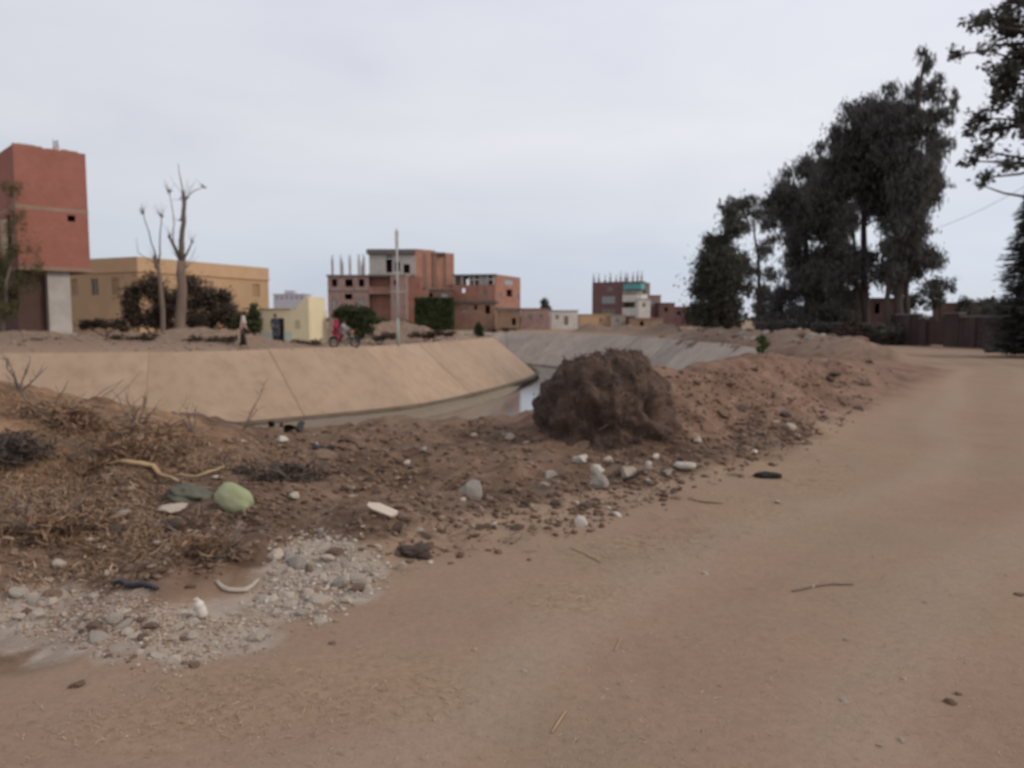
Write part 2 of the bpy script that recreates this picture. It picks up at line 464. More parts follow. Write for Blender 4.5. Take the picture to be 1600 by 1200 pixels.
# ---- ground material: earth colours by what lies there (dust, rubbish soil, straw, mortar rubble, mud)
def ground_material():
    m = bpy.data.materials.new('earth'); m.use_nodes = True
    t = m.node_tree; b = t.nodes['Principled BSDF']; l = t.links.new
    b.inputs['Roughness'].default_value = 0.95
    b.inputs['Specular IOR Level'].default_value = 0.15
    tc = N(t, 'ShaderNodeTexCoord')
    def noise(scale, detail=5, rough=0.6, dist=0.0):
        n = N(t, 'ShaderNodeTexNoise', ins={'Scale': scale, 'Detail': detail, 'Roughness': rough, 'Distortion': dist})
        l(tc.outputs['Object'], n.inputs['Vector']); return n.outputs[0]
    def cr(src, stops):
        r = N(t, 'ShaderNodeValToRGB'); ramp(r, stops); l(src, r.inputs[0]); return r.outputs[0]
    def mix(fac, a, bb, mode='MIX'):
        n = N(t, 'ShaderNodeMix', data_type='RGBA', blend_type=mode)
        for s, i in ((fac, 0), (a, 6), (bb, 7)):
            if isinstance(s, (int, float)): n.inputs[i].default_value = s
            elif isinstance(s, tuple): n.inputs[i].default_value = (*s, 1)
            else: l(s, n.inputs[i])
        return n.outputs[2]
    def attr(name):
        a = N(t, 'ShaderNodeVertexColor', layer_name=name)
        s = N(t, 'ShaderNodeSeparateColor'); l(a.outputs[0], s.inputs[0]); return s.outputs
    z1 = attr('zone_a'); z2 = attr('zone_b')
    def hard(m_, n_, k=0.55):
        """mask broken up by noise"""
        a = N(t, 'ShaderNodeMath', operation='MULTIPLY_ADD'); l(n_, a.inputs[0]); a.inputs[1].default_value = k; a.inputs[2].default_value = -k*0.5
        s = N(t, 'ShaderNodeMath', operation='ADD'); l(m_, s.inputs[0]); l(a.outputs[0], s.inputs[1])
        return cr(s.outputs[0], [(0.28, (0,0,0)), (0.72, (1,1,1))])
    fine = noise(22, 6, 0.7); mid = noise(3.2, 6, 0.65); big = noise(0.55, 4, 0.6); grit = noise(70, 4, 0.7)
    dust = cr(big, [(0.35, (0.284, 0.187, 0.132)), (0.5, (0.305, 0.208, 0.143)), (0.66, (0.282, 0.207, 0.138))])
    dust = mix(cr(mid, [(0.35, (0,0,0)), (0.7, (0.55,0.55,0.55))]), dust, (0.262, 0.183, 0.132))
    soil = cr(mid, [(0.3, (0.090, 0.052, 0.034)), (0.5, (0.172, 0.106, 0.071)), (0.72, (0.255, 0.170, 0.118))])
    soil = mix(cr(noise(1.1, 4), [(0.45, (0,0,0)), (0.65, (0.7,0.7,0.7))]), soil, (0.160, 0.113, 0.083))
    soil = mix(1.0, soil, cr(noise(0.85, 7, 0.7, 0.6), [(0.34, (0.55,0.52,0.5)), (0.47, (1,1,1)), (0.68, (1.22,1.2,1.18))]), 'MULTIPLY')
    orange = cr(mid, [(0.3, (0.145, 0.085, 0.051)), (0.55, (0.245, 0.148, 0.089)), (0.75, (0.315, 0.200, 0.122))])
    orange = mix(1.0, orange, cr(noise(1.3, 7, 0.7, 0.5), [(0.34, (0.55,0.52,0.5)), (0.48, (1,1,1)), (0.68, (1.22,1.2,1.18))]), 'MULTIPLY')
    ridge = cr(mid, [(0.3, (0.145, 0.083, 0.058)), (0.55, (0.220, 0.137, 0.097)), (0.75, (0.275, 0.182, 0.134))])
    ridge = mix(1.0, ridge, cr(noise(0.9, 7, 0.7, 0.8), [(0.36, (0.66,0.63,0.6)), (0.48, (1,1,1)), (0.68, (1.15,1.13,1.12))]), 'MULTIPLY')
    pale = cr(mid, [(0.3, (0.25, 0.188, 0.146)), (0.7, (0.44, 0.37, 0.305))])
    straw = cr(fine, [(0.3, (0.25, 0.160, 0.090)), (0.7, (0.37, 0.262, 0.160))])
    mud = cr(mid, [(0.3, (0.19, 0.15, 0.11)), (0.7, (0.26, 0.205, 0.15))])
    farc = cr(mid, [(0.3, (0.165, 0.110, 0.079)), (0.7, (0.285, 0.200, 0.147))])
    c = mix(hard(z1[0], fine), dust, soil)
    c = mix(hard(z1[2], fine), c, orange)
    c = mix(hard(z2[2], fine), c, ridge)
    a3 = attr('zone_c')
    c = mix(hard(a3[1], mid, 0.9), c, mix(0.35, c, (0.335, 0.255, 0.195)))
    c = mix(hard(z2[0], fine, 0.7), c, pale)
    c = mix(hard(z1[1], mid, 0.8), c, mix(0.32, c, straw))
    c = mix(z2[1], c, mud)
    c = mix(a3[0], c, farc)
    c = mix(1.0, c, cr(fine, [(0.25, (0.86,)*3), (0.75, (1.12,)*3)]), 'MULTIPLY')
    c = mix(1.0, c, cr(grit, [(0.28, (0.72,)*3), (0.42, (1,)*3), (0.68, (1,)*3), (0.76, (1.22, 1.22, 1.2))]), 'MULTIPLY')
    l(c, b.inputs['Base Color'])
    ad = N(t, 'ShaderNodeMath', operation='ADD'); l(fine, ad.inputs[0]); l(grit, ad.inputs[1])
    bp = N(t, 'ShaderNodeBump', ins={'Strength': 0.45, 'Distance': 0.015})
    l(ad.outputs[0], bp.inputs['Height']); l(bp.outputs[0], b.inputs['Normal'])
    return m
EARTH = ground_material()
gme = mesh_np('ground', gv, gf, EARTH, True)
X, Y = gv[:, 0], gv[:, 1]
vg = GM['verge']
def patch(pts, rad):
    out = np.zeros(len(X))
    for (px, py, r) in pts:
        p = hit(px, py); rr = r * p.y / FPX
        fy = rr * max(1.0, p.y / CAM_Z * 0.42)      # a patch this tall in the picture is longer on the ground
        out = np.maximum(out, np.exp(-(((X-p.x)/rr)**2 + ((Y-p.y)/fy)**2)**1.5))
    return out
PALE = [(360,965,80),(390,1000,60),(20,1000,70),(110,1010,70),(560,930,40),(500,875,75),(450,900,60),(560,890,50),(420,950,70),(250,985,85),(150,960,80),(60,950,80),(300,1020,60),(200,1010,60)]
pale_m = patch(PALE, 0)
STRAW = [(640,1080,120),(520,1060,110),(420,1080,120),(900,930,90),(1250,740,90),(1350,700,60),(1150,790,80),(250,1130,110)]
straw_m = patch(STRAW, 0)
orange_m = np.clip(GM['lm'] / 0.35, 0, 1) * vg
ridge_m = np.clip(GM['rm'] / 0.22, 0, 1)
mud_m = ((GM['dL'] > -0.02) & (GZ < -2.9)).astype(float)
far_m = np.clip(GM['bl'] + np.clip(GM['sp'] / 0.4, 0, 1), 0, 1)
def setcol(name, r, g, b):
    a = gme.color_attributes.new(name, 'FLOAT_COLOR', 'POINT')
    d = np.ones((len(X), 4), np.float32); d[:,0] = r; d[:,1] = g; d[:,2] = b
    a.data.foreach_set('color', d.ravel())
setcol('zone_a', np.clip(vg + ((GM['dR'] > 0) & (GM['dL'] > 0)), 0, 1), straw_m, orange_m)
setcol('zone_b', pale_m, mud_m, ridge_m)
dE_ = GM['dE'] + 0.25*fbm(X, Y, 3.0, 2, 81)
trk = np.zeros(len(X))
for t_ in (1.2, 2.7, 3.9, 5.3): trk = np.maximum(trk, np.exp(-((dE_ + t_)/0.30)**2))
trk *= (GM['dE'] < -0.3) * (Y < 45) * (GM['dR'] < 0) * 0.8
setcol('zone_c', far_m, trk, far_m*0)
ground = link('ground', gme)
tag(ground, 'dusty brown dirt ground with verge of rubbish and cut canal', 'ground', kind='structure')

# ---------------------------------------------------------------- canal lining: separate concrete slabs on both banks
surf('lining_warm', (0.404, 0.286, 0.198), (0.344, 0.240, 0.164), scale=0.3, rough=0.85, bump=0.2, bscale=9, cc=(0.355, 0.256, 0.180), rand=0.06, streak=0.16)
surf('lining_grey', (0.43, 0.355, 0.295), (0.34, 0.275, 0.228), scale=0.4, rough=0.88, bump=0.25, bscale=9, cc=(0.27, 0.23, 0.2), rand=0.07, streak=0.2)
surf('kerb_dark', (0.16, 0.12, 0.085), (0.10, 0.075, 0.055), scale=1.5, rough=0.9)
def arclen(line):
    d = np.linalg.norm(np.diff(line, axis=0), axis=1)
    return np.concatenate([[0], np.cumsum(d)])
def lining(line, nsign, zfun, s0, s1, step, mat, parent, wid=4.0, lift=0.07):
    S = arclen(line)
    tang = np.gradient(line, axis=0); tang /= np.linalg.norm(tang, axis=1)[:, None]
    nrm = np.stack([-tang[:,1], tang[:,0]], 1) * nsign
    def at(s, d):
        p = np.array([np.interp(s, S, line[:,0]), np.interp(s, S, line[:,1])])
        n = np.array([np.interp(s, S, nrm[:,0]), np.interp(s, S, nrm[:,1])]); n /= np.linalg.norm(n)
        q = p + n*d
        return (q[0], q[1], zfun(d))
    s = s0
    while s < s1:
        e = s + step - 0.018
        ns, nd = 5, 4
        vs = []
        jl = random.uniform(-0.035, 0.035)
        for lay in (lift + jl, lift - 0.14):
            for i in range(ns+1):
                for j in range(nd+1):
                    x, y, z = at(s + (e-s)*i/ns, wid*j/nd); vs.append((x, y, z + lay))
        def id(l_, i, j): return l_*(ns+1)*(nd+1) + i*(nd+1) + j
        fs = []
        for i in range(ns):
            for j in range(nd):
                fs.append((id(0,i,j), id(0,i,j+1), id(0,i+1,j+1), id(0,i+1,j)))
        for i in range(ns):
            fs.append((id(0,i,0), id(0,i+1,0), id(1,i+1,0), id(1,i,0)))
            fs.append((id(0,i+1,nd), id(0,i,nd), id(1,i,nd), id(1,i+1,nd)))
        for j in range(nd):
            fs.append((id(0,0,j+1), id(0,0,j), id(1,0,j), id(1,0,j+1)))
            fs.append((id(0,ns,j), id(0,ns,j+1), id(1,ns,j+1), id(1,ns,j)))
        c = Vector(vs[0]); mb = MB().add([tuple(Vector(v)-c) for v in vs], fs)
        mb.build('panel', mat, parent, loc=c)
        s += step
S_B = arclen(BANK_FOOT); S_C = arclen(CREST)
def s_near(line, S, x, y):
    return S[np.argmin((line[:,0]-x)**2 + (line[:,1]-y)**2)]
lin_l = tag(empty('canal_bank_far', (0, 0, 0)), 'pale tan concrete canal bank on the far side', 'canal bank', kind='structure')
lining(BANK_FOOT, 1, lambda d: -DEPTH + d*DEPTH/4, s_near(BANK_FOOT, S_B, -60, 27), s_near(BANK_FOOT, S_B, -5, 88), 7.4, MATS['lining_warm'], lin_l)
lin_r = tag(empty('canal_bank_near', (0, 0, 0)), 'grey concrete canal bank slabs behind the root heap', 'canal bank', kind='structure')
lining(CREST, 1, lambda d: -d*DEPTH/4, s_near(CREST, S_C, 12.3, 35.5), s_near(CREST, S_C, -25, 111), 5.0, MATS['lining_grey'], lin_r)
# low toe kerb along the foot of the far bank
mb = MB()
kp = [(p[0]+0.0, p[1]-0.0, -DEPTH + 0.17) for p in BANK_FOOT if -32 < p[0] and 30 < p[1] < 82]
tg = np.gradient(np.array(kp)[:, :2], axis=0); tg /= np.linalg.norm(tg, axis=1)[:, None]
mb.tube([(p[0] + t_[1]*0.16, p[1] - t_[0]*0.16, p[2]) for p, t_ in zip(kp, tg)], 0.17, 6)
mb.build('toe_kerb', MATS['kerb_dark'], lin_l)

# ---------------------------------------------------------------- water in the canal bed
m = bpy.data.materials.new('canal_water'); m.use_nodes = True
b = m.node_tree.nodes['Principled BSDF']
b.inputs['Base Color'].default_value = (0.035, 0.04, 0.035, 1)
b.inputs['Roughness'].default_value = 0.10
b.inputs['Specular IOR Level'].default_value = 0.9
n1 = N(m.node_tree, 'ShaderNodeTexNoise', ins={'Scale': 2.5, 'Detail': 3.0})
bp = N(m.node_tree, 'ShaderNodeBump', ins={'Strength': 0.15, 'Distance': 0.02})
m.node_tree.links.new(n1.outputs[0], bp.inputs['Height']); m.node_tree.links.new(bp.outputs[0], b.inputs['Normal'])
wl = [(p[0], p[1]) for p in BANK_FOOT if p[0] > -120 and p[1] > 24]
wx = MB()
xs = np.linspace(-9, 13, 12); ys = np.linspace(37, 104, 24)
wv = [(x, y, -DEPTH - 0.09) for y in ys for x in xs]
wf = [(j*12+i, j*12+i+1, (j+1)*12+i+1, (j+1)*12+i) for j in range(23) for i in range(11)]
wx.add(wv, wf).build('canal_water', m).select_set(False)
tag(bpy.data.objects['canal_water'], 'still pale water reflecting sky in canal bed', 'water', kind='structure')
# ================================================================ BUILDINGS
brick_mat('brick_red', (0.36, 0.137, 0.103), (0.32, 0.120, 0.091), (0.33, 0.175, 0.135), 1.0, 0.14)
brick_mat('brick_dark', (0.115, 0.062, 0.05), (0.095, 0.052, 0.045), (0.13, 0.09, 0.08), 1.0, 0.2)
brick_mat('brick_orange', (0.39, 0.183, 0.130), (0.34, 0.158, 0.113), (0.37, 0.245, 0.19), 1.0, 0.28)
brick_mat('brick_dusty', (0.40, 0.235, 0.165), (0.35, 0.205, 0.145), (0.40, 0.28, 0.21), 1.0, 0.3)
brick_mat('brick_maroon', (0.19, 0.105, 0.098), (0.165, 0.095, 0.09), (0.20, 0.13, 0.12), 1.0, 0.2)
brick_mat('brick_mauve', (0.37, 0.235, 0.205), (0.33, 0.215, 0.19), (0.36, 0.27, 0.24), 1.0, 0.3)
surf('concrete', (0.36, 0.31, 0.265), (0.27, 0.23, 0.195), 1.2, 0.9, 0.3, 12)
surf('concrete_band', (0.33, 0.215, 0.16), (0.27, 0.17, 0.125), 1.2, 0.9)
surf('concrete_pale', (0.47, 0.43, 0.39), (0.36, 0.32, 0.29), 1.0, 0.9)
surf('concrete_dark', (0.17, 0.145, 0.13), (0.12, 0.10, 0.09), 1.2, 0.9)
surf('tan_render', (0.50, 0.33, 0.19), (0.43, 0.28, 0.16), 0.5, 0.9, 0.15, 14, cc=(0.40, 0.265, 0.155))
surf('tan_trim', (0.53, 0.35, 0.21), (0.46, 0.30, 0.175), 0.6, 0.9)
surf('cream_paint', (0.82, 0.70, 0.46), (0.74, 0.62, 0.40), 0.8, 0.85, cc=(0.66, 0.56, 0.38))
surf('mint_paint', (0.62, 0.66, 0.54), (0.54, 0.58, 0.47), 1.5, 0.85)
surf('white_render', (0.66, 0.63, 0.57), (0.54, 0.51, 0.46), 0.7, 0.88, cc=(0.45, 0.42, 0.37))
surf('teal_paint', (0.14, 0.36, 0.36), (0.11, 0.30, 0.31), 2.0, 0.7)
surf('dark_wood', (0.035, 0.03, 0.028), (0.02, 0.018, 0.018), 5, 0.7)
surf('shutter_grey', (0.22, 0.19, 0.17), (0.16, 0.14, 0.125), 3, 0.7)
surf('shutter_tan', (0.33, 0.20, 0.12), (0.27, 0.165, 0.10), 3, 0.7)
surf('cream_wood', (0.55, 0.47, 0.33), (0.47, 0.39, 0.27), 3, 0.8)
surf('rusty_bar', (0.10, 0.07, 0.06), (0.06, 0.045, 0.04), 9, 0.8)
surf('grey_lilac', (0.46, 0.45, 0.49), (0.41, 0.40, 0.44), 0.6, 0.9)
surf('mud_wall', (0.30, 0.20, 0.135), (0.24, 0.155, 0.105), 0.7, 0.95, cc=(0.34, 0.25, 0.18))
m = bpy.data.materials.new('dark_glass'); m.use_nodes = True
b = m.node_tree.nodes['Principled BSDF']; b.inputs['Base Color'].default_value = (0.02, 0.02, 0.022, 1); b.inputs['Roughness'].default_value = 0.15
MATS['dark_glass'] = m
m = bpy.data.materials.new('pale_glass'); m.use_nodes = True
b = m.node_tree.nodes['Principled BSDF']; b.inputs['Base Color'].default_value = (0.25, 0.27, 0.27, 1); b.inputs['Roughness'].default_value = 0.2
MATS['pale_glass'] = m

def frame_of(p, q):
    """origin, heading of a facade that runs from p to q (ground points), q to its right"""
    d = Vector((q[0]-p[0], q[1]-p[1], 0))
    return math.atan2(d.y, d.x), d.length
def wall(root, p, q, z0, z1, mat, openings=(), t=0.24, name='wall'):
    """a wall with real openings from p to q (local ground points); inside lies to its left.
    openings: (u0, u1, za, zb, kind)"""
    p = Vector((*p, 0)); q = Vector((*q, 0)); Ln = (q-p).length
    us = sorted({0, Ln, *[o[0] for o in openings], *[o[1] for o in openings]})
    zs = sorted({z0, z1, *[o[2] for o in openings], *[o[3] for o in openings]})
    def open_(u, z): return any(o[0] < u < o[1] and o[2] < z < o[3] for o in openings)
    nu, nz = len(us)-1, len(zs)-1
    solid = [[not open_((us[i]+us[i+1])/2, (zs[j]+zs[j+1])/2) for j in range(nz)] for i in range(nu)]
    vs = []; fs = []; idx = {}
    def V_(i, j, k):
        if (i,j,k) not in idx:
            idx[(i,j,k)] = len(vs); vs.append((us[i], k*t, zs[j]))
        return idx[(i,j,k)]
    for i in range(nu):
        for j in range(nz):
            if not solid[i][j]: continue
            fs.append((V_(i,j,0), V_(i+1,j,0), V_(i+1,j+1,0), V_(i,j+1,0)))
            fs.append((V_(i,j,1), V_(i,j+1,1), V_(i+1,j+1,1), V_(i+1,j,1)))
            if i == 0 or not solid[i-1][j]: fs.append((V_(i,j,0), V_(i,j+1,0), V_(i,j+1,1), V_(i,j,1)))
            if i == nu-1 or not solid[i+1][j]: fs.append((V_(i+1,j,0), V_(i+1,j,1), V_(i+1,j+1,1), V_(i+1,j+1,0)))
            if j == 0 or not solid[i][j-1]: fs.append((V_(i,j,0), V_(i,j,1), V_(i+1,j,1), V_(i+1,j,0)))
            if j == nz-1 or not solid[i][j+1]: fs.append((V_(i,j+1,0), V_(i+1,j+1,0), V_(i+1,j+1,1), V_(i,j+1,1)))
    a = math.atan2((q-p).y, (q-p).x)
    w = MB().add(vs, fs).build(name, mat, root, loc=(p.x, p.y, 0), rot=(0, 0, a))
    ca, sa = math.cos(a), math.sin(a)
    def loc(u, y): return (p.x + u*ca - y*sa, p.y + u*sa + y*ca, 0)
    for o in openings:
        u0, u1, za, zb, kind = o
        if kind == 'void': continue
        g = 0.02
        if kind in ('win', 'pale', 'shut', 'tan'):
            fr = MB(); fw = 0.06
            for (xa, xb, ya, yb) in ((u0+g, u1-g, za+g, za+fw), (u0+g, u1-g, zb-fw, zb-g), (u0+g, u0+fw, za+fw, zb-fw), (u1-fw, u1-g, za+fw, zb-fw), ((u0+u1)/2-0.025, (u0+u1)/2+0.025, za+fw, zb-fw)):
                fr.box(xa, xb, 0.08, 0.13, ya, yb)
            wo_ = fr.build('window', MATS['cream_wood' if kind == 'win' else {'tan': 'tan_trim'}.get(kind, 'concrete_pale')], root, loc=(p.x, p.y, 0), rot=(0,0,a))
            MB().box(u0+fw, u1-fw, 0.10, 0.115, za+fw, zb-fw).build('pane', MATS[{'win':'dark_glass','pale':'pale_glass','shut':'shutter_grey','tan':'shutter_tan'}[kind]], wo_)
        elif kind == 'door':
            d_ = MB().box(u0+g, u1-g, 0.10, 0.15, za+0.01, zb-g)
            for k in range(2):
                c0 = u0 + (u1-u0)*(0.12+0.45*k); d_.box(c0, c0+(u1-u0)*0.31, 0.085, 0.10, za+0.2, zb-0.25)
            dd = d_.build('door', MATS['dark_wood'], root, loc=(p.x, p.y, 0), rot=(0,0,a))
            MB().box(u1-0.14, u1-0.10, 0.05, 0.085, za+0.95, za+1.1).build('handle', MATS['rusty_bar'], dd)
    return w
def slab(root, poly_x0, poly_x1, y0, y1, z0, z1, mat, name='floor_slab'):
    return MB().box(poly_x0, poly_x1, y0, y1, z0, z1).build(name, mat, root)
def rebar_column(root, x, y, z0, z1, w=0.3, mat='concrete', bars=0.9):
    c = MB().box(x-w/2, x+w/2, y-w/2, y+w/2, z0, z1).build('column_stub', MATS[mat], root)
    if bars:
        r_ = MB()
        for sx in (-1, 1):
            for sy in (-1, 1):
                r_.tube([(x+sx*w*0.33, y+sy*w*0.33, z1-0.05), (x+sx*w*0.36+random.uniform(-.05,.05), y+sy*w*0.36, z1+bars*random.uniform(.6,1))], 0.022, 5)
        r_.build('rebar', MATS['rusty_bar'], c)
    return c
def house(name, p, q, base, label):
    a, Ln = frame_of(p, q)
    root = empty(name, (p[0], p[1], base), a)
    tag(root, label, 'building')
    return root, Ln
def shell(root, w, d, z0, z1, mat, front=(), right=(), left=(), t=0.24):
    wall(root, (0,0), (w,0), z0, z1, mat, front, t)
    wall(root, (w,t), (w,d-t), z0, z1, mat, right, t)
    wall(root, (w,d), (0,d), z0, z1, mat, (), t)
    wall(root, (0,d-t), (0,t), z0, z1, mat, left, t)

# ---- 1. red brick block on a broad pier, left edge: corner towards us at px 22
p = W(34, 500, 44); q = W(145, 500, 46.6); BZ = 0.55
r1, L1 = house('brick_building', (p.x, p.y), (q.x, q.y), BZ, 'tall plain red brick block overhanging a broad concrete pier at far left')
zt = W(22, 225, 44).z - BZ; zb_ = W(22, 421, 44).z - BZ; zm = W(22, 322, 44).z - BZ
d1 = 9.0
shell(r1, L1, d1, zb_+0.22, zm-0.12, MATS['brick_red'],
      front=[(L1*0.70, L1*0.70+0.42, zm-0.62, zm-0.25, 'void')], left=[(6.2, 7.4, zb_+0.4, zm-0.3, 'void')])
shell(r1, L1, d1, zm+0.12, zt, MATS['brick_red'])
slab(r1, -0.012, L1+0.012, -0.012, d1+0.012, zm-0.12, zm+0.12, MATS['concrete_band'])
slab(r1, -0.015, L1+0.02, -0.015, d1+0.012, zb_, zb_+0.22, MATS['concrete_band'])
slab(r1, 0.25, L1-0.25, 0.25, d1-0.25, zt-0.45, zt-0.25, MATS['concrete'], 'roof')
cp = MB()                          # broken courses along the parapet
x = 0.0
while x < L1 - 0.3:
    w_ = random.uniform(0.2, 0.6); cp.box(x, min(x+w_, L1), 0.01, 0.23, zt+0.001, zt+random.choice((0.03, 0.075, 0.075, 0.1))); x += w_ + random.choice((0.0, 0.02, 0.25))
cp.build('parapet', MATS['brick_dusty'], r1)
rebar_column(r1, L1*0.62, 0.5, zt-0.3, zt+0.32, 0.28, 'concrete_pale', 0.4)
# ground floor: broad pier and a set-back dark wall
MB().box(L1*0.40, L1*0.72, 0.35, 1.35, 0.0, zb_).build('pier', MATS['concrete_pale'], r1)
MB().box(L1*0.36, L1*0.78, 0.25, 1.45, -0.6, 0.28).build('pier_footing', MATS['concrete'], r1)
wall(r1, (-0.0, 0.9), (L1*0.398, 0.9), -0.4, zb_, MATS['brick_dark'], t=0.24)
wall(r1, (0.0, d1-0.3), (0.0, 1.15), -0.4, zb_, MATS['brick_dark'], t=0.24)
for k in range(3):                # pale turned balusters of the side window
    y = 1.9 + 0.5*k
    MB().lathe([(0.07,0),(0.10,0.08),(0.06,0.3),(0.11,0.9),(0.08,1.5),(0.06,2.2),(0.10,2.5),(0.08,2.62)], 10, (-0.12, y, zb_+0.35)).build('baluster', MATS['cream_wood'], r1, True)
MB().box(-0.3, 0.0, 1.5, 3.5, zb_+0.22, zb_+0.35).build('window_sill', MATS['concrete_pale'], r1)

# ---- 2. long tan two-storey building behind it
p = W(218, 500, 65); q = W(421, 500, 79.3); BZ = 0.3
r2, L2 = house('tan_building', (p.x, p.y), (q.x, q.y), BZ, 'long tan rendered two storey building with flat cornice behind bare trees')
zt = W(218, 401, 65).z - BZ; d2 = 20.0
fr = [(1.2+3.05*k, 2.2+3.05*k, 3.6, 4.9, 'tan') for k in (1, 2, 4)] + [(13.6, 14.4, 1.2, 2.2, 'tan')]
lf = [(d2-8.6+2.6*k, d2-7.7+2.6*k, 3.4, 4.9, 'win' if k == 1 else 'tan') for k in range(3)] + [(3.0, 4.0, 3.4, 4.9, 'win')]
shell(r2, L2, d2, -0.6, zt-1.25, MATS['tan_render'], front=fr, left=lf)
MB().box(-0.12, L2+0.12, -0.12, d2+0.12, zt-1.25, zt-1.13).build('cornice', MATS['tan_trim'], r2)
wall(r2, (-0.04,-0.04), (L2+0.04,-0.04), zt-1.13, zt, MATS['tan_trim'], t=0.25, name='parapet')
wall(r2, (L2+0.04,0.21), (L2+0.04,d2), zt-1.13, zt, MATS['tan_trim'], t=0.25, name='parapet')
wall(r2, (-0.04,d2), (-0.04,0.21), zt-1.13, zt, MATS['tan_trim'], t=0.25, name='parapet')
slab(r2, 0.25, L2-0.25, 0.25, d2-0.25, zt-1.2, zt-1.05, MATS['concrete'], 'roof')
# ---- 3. small cream shed with mint dado and stepped gable
p = W(408, 500, 50.5); q = W(483, 500, 49.8); BZ = 0.1
r3, L3 = house('cream_shed', (p.x, p.y), (q.x, q.y), BZ, 'small cream painted shed with mint base and raised corner by the canal')
pxm = L3/75.0
ztop = W(450, 484, 50).z - BZ; zpk = W(490, 463, 50).z - BZ
dz = 0.75
d0, d1_ = 18*pxm, 36*pxm
zdoor = W(430, 497, 50).z - BZ
wall(r3, (0,0), (L3,0), dz, ztop, MATS['cream_paint'], [(d0, d1_, dz, zdoor, 'void')], 0.2)
MB().box(0.0, d0, -0.03, 0.2, -0.4, dz-0.003).build('dado', MATS['mint_paint'], r3)
MB().box(d1_, L3*0.66, -0.03, 0.2, -0.4, dz-0.003).build('dado', MATS['mint_paint'], r3)
MB().box(L3*0.66, L3, 0.0, 0.2, -0.4, dz-0.003).build('wall', MATS['cream_paint'], r3)
wall(r3, (L3,0.22), (L3,2.4), -0.4, zpk-0.02, MATS['cream_paint'], t=0.2)
wall(r3, (0,2.4), (0,0.2), -0.4, ztop, MATS['cream_paint'], t=0.2)
wall(r3, (L3,2.6), (0,2.6), -0.4, ztop, MATS['cream_paint'], t=0.2)
xa, xb = L3*0.72, L3
mb = MB(); pr = [(xa, ztop+0.002), (xb, ztop+0.002), (xb, zpk), (xb-0.25, zpk-0.02), (xb-0.45, zpk-0.3), (xa+0.2, ztop+0.25)]
mb.add([(x,0.0,z) for x, z in pr] + [(x,0.22,z) for x, z in pr], [tuple(range(6)), tuple(reversed(range(6,12)))] + [(i,i+6,(i+1)%6+6,(i+1)%6) for i in range(6)])
mb.build('raised_corner', MATS['cream_paint'], r3)
slab(r3, 0.0, L3*0.63, -0.06, 2.6, ztop+0.004, ztop+0.10, MATS['tan_trim'], 'roof')
dd = MB().box(d0+0.02, d1_-0.02, 0.12, 0.16, -0.3, zdoor-0.02).build('door', MATS['dark_wood'], r3)
MB().box(d0+0.1, d0+0.42, 0.09, 0.12, 0.5, zdoor-0.25).build('pane', MATS['pale_glass'], dd)
MB().box(L3*0.72, L3*0.82, -0.02, 0.0, 0.95, 1.5).build('hatch', MATS['cream_wood'], r3)

# ---- distant block left of the unfinished houses, haze put into its wall colour
p = W(428, 500, 420); q = W(478, 500, 420)
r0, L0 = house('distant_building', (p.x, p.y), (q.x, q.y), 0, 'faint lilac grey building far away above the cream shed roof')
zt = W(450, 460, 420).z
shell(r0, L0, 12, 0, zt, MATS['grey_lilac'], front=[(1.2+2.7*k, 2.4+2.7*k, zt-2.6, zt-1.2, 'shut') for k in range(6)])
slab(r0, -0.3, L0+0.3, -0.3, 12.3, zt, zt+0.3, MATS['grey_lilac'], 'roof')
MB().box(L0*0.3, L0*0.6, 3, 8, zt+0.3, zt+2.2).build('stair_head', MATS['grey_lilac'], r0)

# ---- 4. unfinished block: low front wing, stair tower, tall rear block
DB = 118.0; m4 = DB/FPX
def zz(py, Y=DB, base=0.0): return W(0, py, Y).z - base
p = W(513, 500, DB); q = W(612, 500, DB)
r4, L4 = house('unfinished_house', (p.x, p.y), (q.x, q.y), 0, 'unfinished grey mauve house with bare column stubs on its flat roof')
k1 = (577-513)*m4
zr = zz(432); zf1 = zz(454)
op = [((x0-513)*m4, (x1-513)*m4, zz(448), zz(436), 'void') for x0, x1 in ((519,528),(540,552),(561,570))] + \
     [((539-513)*m4, (551-513)*m4, zz(468), zz(459), 'void'), ((519-513)*m4, (528-513)*m4, zz(481), zz(468), 'pale'), ((560-513)*m4, (570-513)*m4, zz(480), zz(467), 'pale')]
wall(r4, (0,0), (k1,0), zf1, zr, MATS['brick_mauve'], [o for o in op if o[2] >= zf1-0.1], 0.24)
wall(r4, (0,0), (k1,0), 0, zf1-0.25, MATS['brick_mauve'], [o for o in op if o[3] < zf1], 0.24)
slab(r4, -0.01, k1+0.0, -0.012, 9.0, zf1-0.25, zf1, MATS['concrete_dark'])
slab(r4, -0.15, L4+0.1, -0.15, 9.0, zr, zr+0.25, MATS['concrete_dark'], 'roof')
wall(r4, (0,8.8), (0,0.24), 0, zf1-0.25, MATS['brick_mauve']); wall(r4, (0,8.8), (0,0.24), zf1, zr, MATS['brick_mauve'])
wall(r4, (L4,9.0), (0,9.0), 0, zr, MATS['brick_mauve'])
